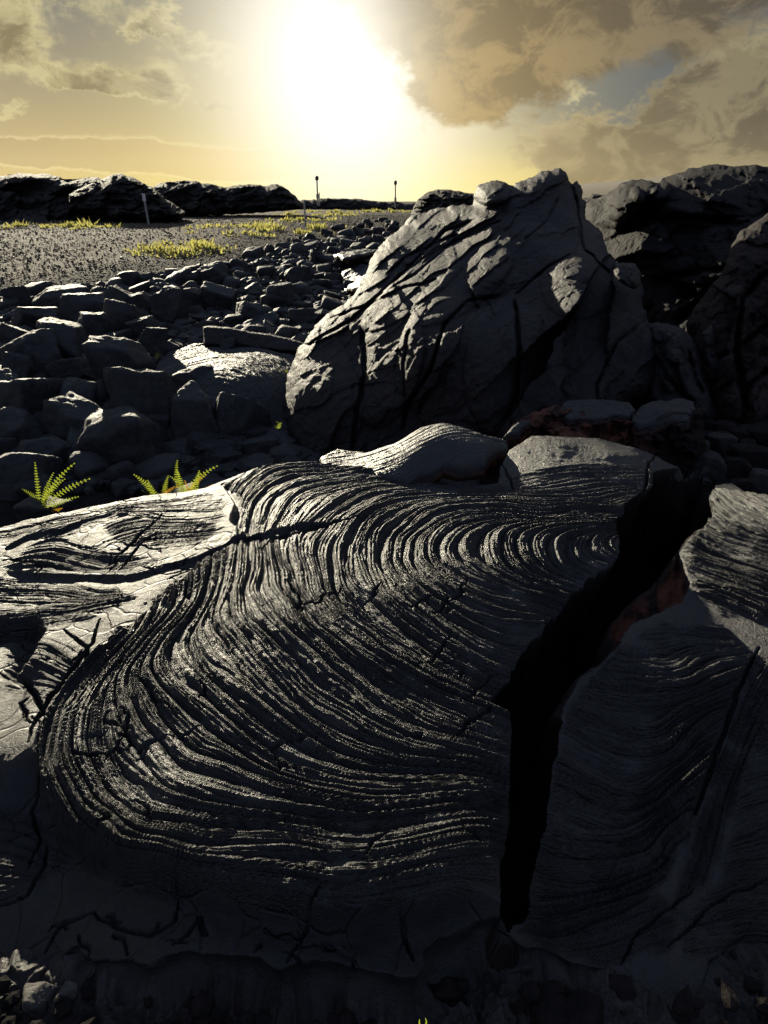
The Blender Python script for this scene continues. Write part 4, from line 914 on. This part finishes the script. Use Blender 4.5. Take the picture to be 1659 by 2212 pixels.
link('gravel_road', mesh_np('gravel_road', np.stack([RX, RY, RZ], -1).reshape(-1, 3), grid_quads(150, NL), M_road), kind='structure')

# ---- rubble chunks near the camera and beside the crack
NR = [(78,2165,52,60,'pale upright stone chip in the bottom left corner',.0),(150,2150,34,50,'small tan stone leaning beside the bottom left corner',.0),
      (1100,2080,90,60,'broken grey fragment at the foot of the black crack',0),(1060,2030,60,60,'dark broken lump at the tip of the black crack',0),
      (960,2090,120,80,'squat black stone in the hollow below the ropy slab',0),(870,2050,60,90,'narrow black stone in the hollow at the end of the shelf',0)]
M_chip = lava_mat('pale_chip', (.05, .045, .04), (.09, .08, .07), .7, 140, .004, 26, .012, spec=.3)
def near_rock(px, py, w, hpx, z, seed, label, mat, name='lava_fragment', cat='rock fragment', group=None, sub=5):
    c = at_z(px, py, z); dist = np.linalg.norm(c - CAM); s = dist / F; v, f = rock_mesh(seed, sub, (w * s, (w + hpx) * .5 * s, hpx * s), 12, 26, .05)
    zz = v[:, 2].min(); v[:, 2] -= zz; return link(name, mesh_np(name, v, f, mat), None, label, cat, group, loc=(c[0], c[1], c[2] + zz))
for i, (a, b, w, hh, lb, _) in enumerate(NR): near_rock(a, b, w, hh, -.14, 1200 + i, lb, M_chip if i < 2 else M_boulder)
NB = [(1560,960,70,50,.0,'blue grey folded lava lump right of the ledge'),(1590,1010,60,40,.05,'squat dark lump beside the right hand ropy slab'),
      (1530,1010,70,60,.05,'reddish brown wedge of rock at the head of the crack'),(1620,985,90,40,.05,'rippled grey lump at the right edge behind the ropy slab'),
      (1650,1040,60,40,.15,'pale broken lump at the right edge, close to the ropy slab'),(1600,1050,50,34,.14,'small grey fragment on the far edge of the right slab'),
      (1500,980,60,60,.0,'black rock in the shade at the head of the crack'),(1420,640+360,40,30,.1,'small dark fragment beside the ledge')]
for i, (a, b, w, hh, z, lb) in enumerate(NB): near_rock(a, b, w, hh, z, 1300 + i, lb, M_rock if i % 2 == 0 else M_floor)

for i, (a, b, w, hh, z, lb) in enumerate([(95,1135,110,60,-.45,'low dark rock under the single fern, mostly hidden by the hump'),(380,1125,150,60,-.45,'low dark rock the twin ferns grow on, mostly hidden by the hump')]):
    p_ = at_y(a, b, 4.25); v, f = rock_mesh(1400 + i, 5, (.36, .26, .20), 12, 26, .05); v[:, 2] -= v[:, 2].min(); link('boulder', mesh_np('boulder', v, f, M_boulder), None, lb, 'boulder', loc=(p_[0], 4.25, -.46))
# ================================================================== FERNS
def leaf_mat(name, c, tr):
    m = bpy.data.materials.new(name); m.use_nodes = True; N = NT(m.node_tree); N.n.clear()
    g = N.new('ShaderNodeNewGeometry').outputs['Position']; cc = N.mix(N.noise(g, 40, 2), tuple(x * .7 for x in c), c); ct = N.mix(N.noise(g, 25, 2), tuple(x * .7 for x in tr), tr)
    d = N.new('ShaderNodeBsdfPrincipled'); N.put(d.inputs['Base Color'], cc); d.inputs['Roughness'].default_value = .5
    t = N.new('ShaderNodeBsdfTranslucent'); N.put(t.inputs[0], ct); mx = N.new('ShaderNodeMixShader'); mx.inputs[0].default_value = .6
    N.l.new(d.outputs[0], mx.inputs[1]); N.l.new(t.outputs[0], mx.inputs[2]); o = N.new('ShaderNodeOutputMaterial'); N.l.new(mx.outputs[0], o.inputs[0]); return m
M_fern = leaf_mat('fern_leaf', (.07, .11, .02), (.42, .50, .05))
M_fern_o = leaf_mat('fern_leaf_old', (.16, .09, .02), (.7, .38, .03))
M_grass = leaf_mat('dry_grass', (.15, .14, .05), (.55, .52, .15))
def frond_mesh(Pa, Pb, bend, width, n=26, curl=.0, seed=0):
    r = random.Random(seed); Pa, Pb = Vector(Pa), Vector(Pb); ax = Pb - Pa; L = ax.length; side0 = ax.cross(Vector((0, 1, 0))).normalized(); bd = Vector(bend)
    V, Fc = [], []
    def tri(*p):
        b = len(V); V.extend(p); Fc.append(tuple(range(b, b + len(p))))
    prev = None
    for i in range(n + 1):
        t = i / n; p = Pa + ax * t + bd * (4 * t * (1 - t)) + bd * (-1.2 * t * t * curl)
        wd = .0016 * (1 - t) + .0006
        if prev is not None: tri(prev[0] - side0 * prev[1], prev[0] + side0 * prev[1], p + side0 * wd, p - side0 * wd)
        if prev is not None and t > .10:
            d = (p - prev[0]).normalized(); sd2 = d.cross(Vector((0, 1, 0))).normalized()
            lw = width * (math.sin(math.pi * min(1, (t - .04) / 1.0) ** .7) ** .6) * r.uniform(.85, 1.1); pw = L / n * .20
            for sg in (-1, 1):
                tip = p + sd2 * sg * lw + d * lw * .35 + Vector((0, r.uniform(-.25, .25) * lw, -lw * .12)); m1 = p + sd2 * sg * lw * .5
                tri(p - d * pw, m1 - d * pw * .7 + d * lw * .1, tip, m1 + d * pw + d * lw * .15, p + d * pw * .7)
        prev = (p, wd)
    me = bpy.data.meshes.new('frond'); me.from_pydata([tuple(v) for v in V], [], Fc); return me
def fern(rootpx, Yd, fronds, label, seed=0):
    root = at_y(rootpx[0], rootpx[1], Yd); e = link('fern', None, None, label, 'fern', loc=tuple(root))
    rf = random.Random(seed + 3)
    for i, (tx, ty, dy, bx, wpx, old) in enumerate(fronds):
        tx += rf.uniform(-5, 5); ty += rf.uniform(-3, 7); dy += rf.uniform(-.10, .10); bx += rf.uniform(-7, 7); wpx *= rf.uniform(.65, 1.05)
        tip = at_y(tx, ty, Yd + dy) - root; s = Yd / F * 1.05
        me = frond_mesh((0, 0, 0), tip, (bx * s, 0, abs(bx) * .3 * s), wpx * s * 1.15, 19, .5, seed + i); me.materials.append(M_fern_o if old else M_fern)
        link('frond', me, e)
fern((88,1112), 4.2, [(78,996,.05,-5,8,0),(156,1001,-.05,-14,9,0),(184,1033,-.15,-12,8,0),(132,1036,.1,-6,7,0),(52,1050,.0,8,7,0),(160,1072,-.1,-9,7,0),(112,1020,.12,-3,7,0),(140,1092,-.12,-4,5,1),(60,1085,.1,3,5,0)], 'dark green fern with long upright fronds at the left, before the boulders', 10)
fern((131,1140), 4.2, [(132,1084,0,2,6,1),(122,1098,.02,-2,4,0)], 'tiny yellow fern sprig at the rim of the lava hump', 30)
fern((346,1100), 4.2, [(300,1020,.05,10,9,0),(316,1036,0,6,7,0),(364,1022,.05,-5,7,0),(331,1044,.05,-3,6,0),(308,1056,.0,5,5,0),(378,1046,0,-6,6,1)], 'left one of the twin sunlit yellow green ferns above the hump', 40)
fern((408,1098), 4.2, [(378,994,.05,-9,10,0),(455,1006,0,-12,9,0),(428,1014,.06,-3,8,0),(376,1028,0,4,7,0),(450,1042,0,-8,7,1),(400,1036,.05,-2,6,1),(438,1024,-.04,-7,7,1),(356,1048,.05,6,6,0),(384,1016,-.05,7,7,0)], 'right one of the twin sunlit yellow green ferns, with orange tinged fronds', 60)
fern((912,2225), .86, [(905,2196,0,-2,5,0),(920,2200,0,2,5,0)], 'tiny yellow green fern tip at the bottom edge', 80)
for k, (a, b) in enumerate([(340,770),(612,800),(500,872),(602,920)]):
    p = g_at(a, b); fern((a, b + 6), float(p[1]) - .6, [(a - 8, b - 6, 0, -2, 4, 0), (a + 8, b - 5, 0, 2, 4, 0), (a, b - 9, 0, 0, 4, 0)],
      ['tiny green sprout by the corner of the lava sheet', 'tiny yellow sprout at the right end of the lava sheet', 'tiny sprout beside the rectangular black boulder', 'tiny sprout against the foot of the big rock'][k], 90 + 5 * k)

# ================================================================== GRASS
def grass_mesh(name, cx, cy, rx, ry, n, hmin, hmax, seed, wid=.012):
    r = np.random.RandomState(seed); K = max(1, n // 22); ta = r.uniform(0, 6.28, K); tq = np.sqrt(r.rand(K)); ti = r.randint(0, K, n)
    sx_, sy_ = r.normal(0, 1, n), r.normal(0, 1, n); q = tq[ti]; tw = .09 if rx > 1.5 else .22 * min(rx, 1); bx = cx + q * np.cos(ta[ti]) * rx + sx_ * tw; by = cy + q * np.sin(ta[ti]) * ry + sy_ * tw
    clump = sst(noise3(bx * 1.3, by * 1.3, 0 * bx + seed), -.35, .25); bz = Gz(bx, by) + .02
    hgt = r.uniform(hmin, hmax, n) * (1 - .5 * q) * (.35 + .65 * clump); lx = (.30 * sx_ + r.normal(0, .2, n)) * hgt; ly = (.25 * sy_ + r.normal(0, .2, n)) * hgt; hgt = hgt * (.5 + .9 * r.rand(K)[ti]); th = r.uniform(0, 3.14, n); w = wid * r.uniform(.6, 1.4, n)
    wx, wy = np.cos(th) * w, np.sin(th) * w * .5
    P = [np.stack([bx - wx, by - wy, bz], 1), np.stack([bx + wx, by + wy, bz], 1), np.stack([bx + lx * .4 + wx * .8, by + ly * .4 + wy, bz + hgt * .6], 1), np.stack([bx + lx * .4 - wx * .8, by + ly * .4 - wy, bz + hgt * .6], 1), np.stack([bx + lx, by + ly, bz + hgt * .97], 1)]
    V = np.stack(P, 1).reshape(-1, 3); i = np.arange(n) * 5
    Q1 = np.stack([i, i + 1, i + 2, i + 3], 1); 
    tip = np.stack([i + 3, i + 2, i + 4, i + 4], 1)
    V2 = np.vstack([V, V[i + 4] + [0.004, 0, 0]]); tip[:, 3] = len(V) + np.arange(n)
    return mesh_np(name, V2, np.vstack([Q1, tip]), M_grass, smooth=False)
GC = [((375,542),1.0,.9,900,.30,'bright yellow grass tuft alone in the middle of the gravel'),((378,556),.30,.25,60,.16,'few dry stalks just below the bright lone grass tuft'),
      ((150,492),1.9,1.4,1100,.38,'long yellow grass clump at the left verge of the road'),((300,474),1.2,1.2,600,.45,'tall dry grass clump beside the white road marker'),
      ((585,498),2.4,2.2,1400,.30,'wide yellow grass patch on the right verge of the road'),((640,478),1.6,1.8,700,.30,'grass patch around the thin post on the right verge'),
      ((770,458),5.0,5.0,1500,.40,'yellow grass streak along the skyline between the tall posts and the rock'),((510,492),1.0,.8,200,.22,'sparse tuft at the left end of the right verge'),((690,466),2.5,2.5,700,.35,'dry grass strip on the far right verge')]
for i, ((a, b), rx, ry, n, hh, lb) in enumerate(GC):
    p = g_at(a, b); me = grass_mesh('grass_clump', 0, 0, rx, ry, 1, .1, .2, 0) if False else None
    me = grass_mesh('grass_clump', p[0], p[1], rx, ry, int(n * (.75 if rx < 1.5 else .42)), hh * .35, hh * .8, 400 + i, .012 + .0006 * p[1]); link('grass', me, None, lb, 'grass', kind='stuff')
def verge(a, b, n, rr, hh, seed, nm, lb):
    pa, pb = g_at(*a), g_at(*b); r = np.random.RandomState(seed); t = r.rand(n)
    vs = []; qs = []
    me = grass_mesh(nm, 0, 0, 1, 1, n, hh * .5, hh, seed, .02)
    co = np.zeros(len(me.vertices) * 3, np.float32); me.vertices.foreach_get('co', co); co = co.reshape(-1, 3)
    k = np.concatenate([np.repeat(np.arange(n), 5), np.arange(n)])
    old = np.stack([co[:5 * n].reshape(n, 5, 3)[:, 0, 0], co[:5 * n].reshape(n, 5, 3)[:, 0, 1]], 1)
    cx_ = pa[0] + (pb[0] - pa[0]) * t + r.normal(0, rr, n); cy_ = pa[1] + (pb[1] - pa[1]) * t + r.normal(0, rr, n)
    dz = Gz(cx_, cy_) + .02 - co[:5 * n].reshape(n, 5, 3)[:, 0, 2]
    co[:, 0] += (cx_ - old[:, 0])[k]; co[:, 1] += (cy_ - old[:, 1])[k]; co[:, 2] += dz[k]
    me.vertices.foreach_set('co', co.ravel()); me.update(); link(nm, me, None, lb, None, kind='stuff')
verge((-40,500), (660,446), 1100, .4, .16, 71, 'verge_grass', 'thin dry grass along the left verge of the road')
verge((500,510), (860,446), 700, .8, .15, 72, 'verge_grass', 'thin dry grass along the right verge of the road')

# ================================================================== ROAD POSTS
def paint(name, c, rough=.6):
    m = bpy.data.materials.new(name); m.use_nodes = True; N = NT(m.node_tree); b = m.node_tree.nodes['Principled BSDF']
    g = N.new('ShaderNodeNewGeometry').outputs['Position']; N.put(b.inputs['Base Color'], N.mix(N.noise(g, 30, 4), tuple(x * .7 for x in c), c)); b.inputs['Roughness'].default_value = rough; return m
M_post = paint('grey_post', (.35, .34, .30)); M_white = paint('white_sleeve', (.75, .74, .70)); M_dark = paint('dark_head', (.03, .03, .03), .5)
def tube(a, b, r0, r1, n=10):
    V, Q = [], []
    for z, rr in ((a, r0), (b, r1)):
        for k in range(n): V.append((rr * math.cos(6.2832 * k / n), rr * math.sin(6.2832 * k / n), z))
    for k in range(n): Q.append((k, (k + 1) % n, n + (k + 1) % n, n + k))
    return V, Q, [tuple(range(n - 1, -1, -1)), tuple(range(n, 2 * n))]
def mk(name, parts, mat, parent):
    V, Fa = [], []
    for v, q, c in parts:
        o = len(V); V += v; Fa += [tuple(i + o for i in f) for f in q + c]
    me = bpy.data.meshes.new(name); me.from_pydata(V, [], Fa); me.materials.append(mat); return link(name, me, parent)
def post(px, ptop, pbase, Yd, wpx, head, label, lean=0.0, group=None):
    b = at_y(px, pbase, Yd); t = at_y(px, ptop, Yd); Hh = t[2] - b[2]; wr = wpx * .5 * Yd / F
    e = link('marker_post', None, None, label, 'marker post', group, loc=tuple(b)); e.rotation_euler = (0, lean, 0)
    if head == 'dark':
        mk('pole', [tube(-.3, Hh * .85, wr, wr * .9)], M_post, e); mk('head', [tube(Hh * .80, Hh * .84, wr * 1.2, wr * 2.3), tube(Hh * .84, Hh * .96, wr * 2.3, wr * 2.3), tube(Hh * .96, Hh, wr * 2.3, wr * 1.4)], M_dark, e)
        mk('collar', [tube(Hh * .02, Hh * .22, wr * 1.7, wr * 1.7)], M_post, e)
    elif head == 'white':
        mk('pole', [tube(-.3, Hh * .72, wr * .8, wr * .8)], M_post, e); mk('reflector', [tube(Hh * .70, Hh, wr * 1.3, wr * 1.3, 4)], M_white, e)
    else:
        mk('pole', [tube(-.3, Hh * .9, wr, wr)], M_post, e); mk('cap', [tube(Hh * .9, Hh, wr * 1.4, wr * 1.1)], M_post, e)
post(686, 380, 430, 42, 3.0, 'dark', 'tall post with a dark head on the skyline, the left one of two')
post(854, 390, 437, 48, 2.6, 'dark', 'tall thin post with a dark head on the skyline, nearer the peak')
post(319, 418, 472, 23.5, 5, 'white', 'white topped road marker standing in grass before the jagged mound', -.06)
post(659, 432, 470, 24, 3.2, 'plain', 'thin bare post on the right verge of the road')
post(690, 416, 432, 44, 2.0, 'plain', 'short stub post close beside the tall left skyline post')

hz = bpy.data.materials.new('haze'); hz.use_nodes = True; Nh = NT(hz.node_tree); Nh.n.clear()
pv = Nh.new('ShaderNodeVolumePrincipled'); pv.inputs['Color'].default_value = (1.0, .86, .58, 1); pv.inputs['Density'].default_value = 0.000011; pv.inputs['Anisotropy'].default_value = .3
oh = Nh.new('ShaderNodeOutputMaterial'); Nh.l.new(pv.outputs[0], oh.inputs['Volume'])
Vb = np.array([[x, y, z] for z in (-60, 620) for x, y in ((-9000, -300), (9000, -300), (9000, 13000), (-9000, 13000))], float)
Fb = np.array([[0, 3, 2, 1], [4, 5, 6, 7], [0, 1, 5, 4], [1, 2, 6, 5], [2, 3, 7, 6], [3, 0, 4, 7]])
link('haze', mesh_np('haze', Vb, Fb, hz, smooth=False), kind='stuff')
